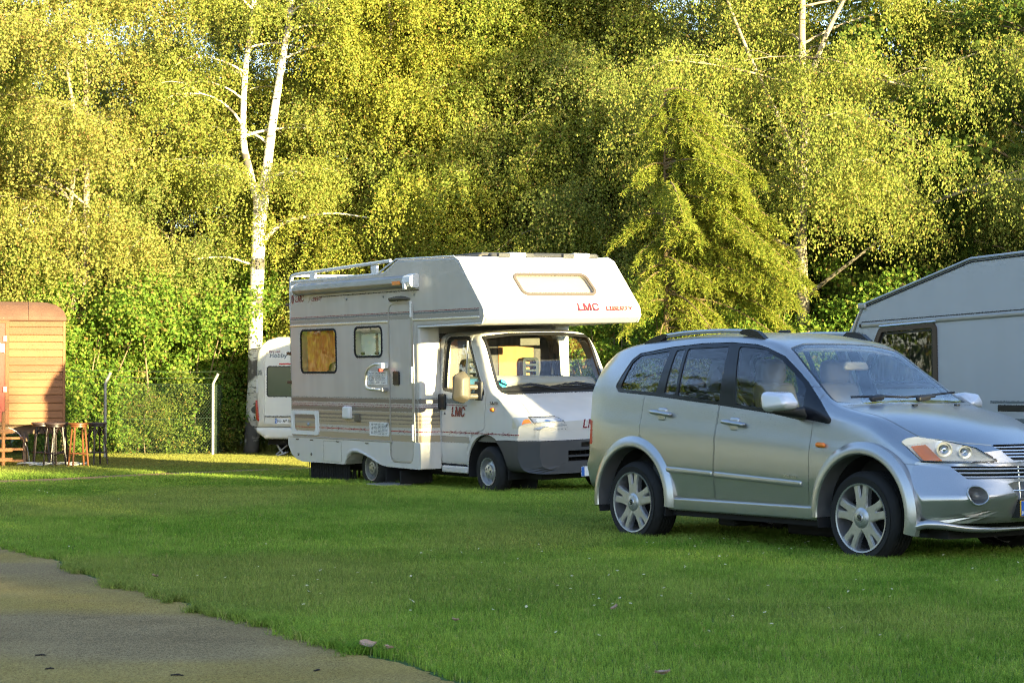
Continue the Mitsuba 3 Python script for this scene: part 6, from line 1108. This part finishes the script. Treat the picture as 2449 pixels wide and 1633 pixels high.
def stools():
    spec = [(-8.30, 33.95, 0.3, 0, 'dark bar stool nearest the stairs, leftmost of the five'), (-7.90, 33.25, 0.9, 0, 'dark bar stool in front, second from the left, with a bentwood brace'), (-8.02, 34.1, 0.1, 0, 'dark bar stool in the back row, in the middle'), (-7.48, 33.20, 0.5, 1, 'bar stool with an orange wooden seat and light brown legs'), (-7.30, 33.85, 0.7, 0, 'dark bar stool beside the fence post, rightmost of the five')]
    H = 0.79; ply = {}
    legs = []
    seat_m = lathe_y([(0, H), (0.165, H), (0.178, H - 0.008), (0.18, H - 0.022), (0.17, H - 0.034), (0, H - 0.034)], 32); R = np.array([[1, 0, 0, 0], [0, 0, 1, 0], [0, 1, 0, 0], [0, 0, 0, 1.0]])
    def up(m): m = m.copy(); m.apply_transform(R); m = m if m.volume > 0 else (m.invert() or m); return m
    seat_m = up(seat_m); apron = up(lathe_y([(0.135, H - 0.034), (0.15, H - 0.034), (0.15, H - 0.075), (0.135, H - 0.075), (0.135, H - 0.034)], 32)); ring = tube([(0.165 * math.cos(t), 0.165 * math.sin(t), 0.26) for t in np.linspace(0, 2 * np.pi, 29)], 0.010, 6, False)
    for x, y, r, o, lab in spec:
        k = thing('bar_stool', lab, 'stool'); M = trimesh.transformations.euler_matrix(0, 0, r); M[:3, 3] = (x, y, gz(x, y) + 0.005); a, b = ('stool_orange', 'stool_orange') if o else ('stool_seat', 'stool_dark')
        put(k, 'seat', seat_m, a, 40, M); put(k, 'apron', apron, b, 40, M); put(k, 'foot_ring', ring, b, 40, M)
        for i in range(4):
            t = math.pi / 4 + i * math.pi / 2; c, s = math.cos(t), math.sin(t); put(k, 'leg', tube(smooth_path([(0.125 * c, 0.125 * s, H - 0.04), (0.15 * c, 0.15 * s, 0.45), (0.185 * c, 0.185 * s, 0.1), (0.20 * c, 0.20 * s, -0.01)], 4), np.linspace(0.019, 0.015, 13), 8), b, 40, M)
            if not o:
                t2 = t + math.pi / 2; c2, s2 = math.cos(t2), math.sin(t2); mx, my = (c + c2) / 2, (s + s2) / 2
                put(k, 'brace', tube(smooth_path([(0.15 * c, 0.15 * s, 0.52), (0.135 * (0.7 * c + 0.3 * c2), 0.135 * (0.7 * s + 0.3 * s2), 0.66), (0.135 * mx, 0.135 * my, 0.70), (0.135 * (0.3 * c + 0.7 * c2), 0.135 * (0.3 * s + 0.7 * s2), 0.66), (0.15 * c2, 0.15 * s2, 0.52)], 4), 0.009, 6), b, 40, M)
    mat('cable_white', (0.6, 0.57, 0.5), 0.6)
    k = thing('cable', 'pale power cable lying coiled in the grass under the bar stools', 'cable'); rng = np.random.default_rng(2); t = np.linspace(0, 9 * np.pi, 150)
    px = -8.0 + 0.42 * np.sin(t * 0.23) + (0.22 + 0.04 * np.sin(t * 0.7)) * np.cos(t); py = 33.55 + 0.16 * np.sin(t) ; pz = gz(0, py) + 0.055 + 0.04 * np.abs(np.sin(t * 1.3))
    scene[k] = shape(tube(np.c_[px, py, pz], 0.013, 6), 'cable_white', True)
    k = thing('cable', 'thin white cable hanging down from the underside of the wooden wagon', 'cable'); scene[k] = shape(tube(smooth_path([FW.w(-0.97, -0.03, 0.70), FW.w(-0.80, -0.08, 0.60), FW.w(-0.66, -0.1, 0.38), FW.w(-0.62, -0.1, 0.20), FW.w(-0.6, -0.12, 0.05)], 5), 0.009, 6), 'cable_white', True)
stools()

# ------------------------------------------------------------------ chain link fence
mat('mesh_wire', (0.055, 0.085, 0.06), 0.5, 0.3)
def fence():
    K = thing('chain_link_fence', 'green chain link fence with bent grey posts along the bushes', 'fence'); P = lambda n, m, b, s=40: put(K, n, m, b, s)
    pts = [(-13.6, 37.0), (-10.9, 37.7), (-8.12, 38.4), (-6.25, 40.2), (-6.32, 44.6)]; H = 1.52
    for (x, y) in pts:
        z = gz(x, y); P('post', tube([(x, y, z - 0.1), (x, y, z + H), (x + 0.05, y, z + H + 0.10), (x + 0.11, y - 0.02, z + H + 0.21)], 0.03, 10), 'galvanised')
    for (a, b) in zip(pts[:-1], pts[1:]):
        a, b = np.array(a), np.array(b); L = np.linalg.norm(b - a); u = (b - a) / L; w = []; hh = H - 0.08; step = 0.072
        to = lambda s, h: np.array([*(a + u * s), gz(0, (a + u * s)[1]) + 0.06 + h])
        for sg in (1, -1):
            c = -hh
            while c < L + hh:
                s0, s1 = (c, c + hh) if sg > 0 else (c + hh, c)
                lo, hi = max(0.03, min(s0, s1)), min(L - 0.03, max(s0, s1))
                if hi > lo:
                    h = lambda s: (s - c) if sg > 0 else (c + hh - s)
                    w.append(tube([to(lo, h(lo)), to(hi, h(hi))], 0.0023, 3, False))
                c += step
        P('wire_mesh', cat(*w), 'mesh_wire')
        for hgt, dx_ in ((hh + 0.02, 0), (0.75, 0), (hh + 0.15, 0.045), (hh + 0.28, 0.10)):
            s = np.linspace(0, L, 9); P('wire', tube([to(q, hgt - 0.02 * math.sin(np.pi * q / L)) + [dx_, 0, 0] for q in s], 0.004, 4), 'mesh_wire')
fence()

# ------------------------------------------------------------------ behind the camera: the trees whose shade lies on the lawn
def sun_place(u, v, z=0.0):
    c, s = math.sin(math.radians(SUN_AZ)), math.cos(math.radians(SUN_AZ))
    return np.array([u * c + v * s, -u * s + v * c])
i = 0
rng = np.random.default_rng(31)
row = [(24.5 + 2.0 * (j % 3), v, (0.60 + 0.02 * ((j * 7) % 3)) * (0.97 if 12.6 < v < 19 else 1.0)) for j, v in enumerate(np.arange(-12, 25.5, 1.2))]
for u, v, s in row + [(27.5, 32.9, 1.2), (30.5, 33.4, 1.3), (29, 35.0, 1.3), (27, 36.5, 1.2), (30, 39.5, 1.12), (28, 42.5, 1.15), (33, 34.4, 1.2), (33, 36.6, 1.15)]:
    p = sun_place(u, v); i += 1
    plant('lime', 'broadleaf_tree', 'broad leaved tree behind the camera that shades the lawn', 'tree', p[0], p[1], i * 1.7, s, 'trees behind the camera', v=i)
p = sun_place(24, 13.9); plant('lime', 'broadleaf_tree', 'slim tall tree added behind the camera to shade the wagon', 'tree', p[0], p[1], 0.5, 0.25, v=1, szs=3.1)  # unseen, stretched narrow so its shade falls on the lower wagon wall
p = sun_place(28, 31.6); plant('lime', 'broadleaf_tree', 'narrow tall tree behind the camera, far right', 'tree', p[0], p[1], 2.5, 0.58, v=1, szs=1.95)
p = sun_place(26, 29.6); plant('lime', 'broadleaf_tree', 'narrow tall tree behind the camera, second from far right', 'tree', p[0], p[1], 1.2, 0.55, v=1, szs=1.75)
p = sun_place(31, 31.2); plant('lime', 'broadleaf_tree', 'broad tall tree behind the camera, far right', 'tree', p[0], p[1], 4.2, 0.8, v=1, szs=1.55)
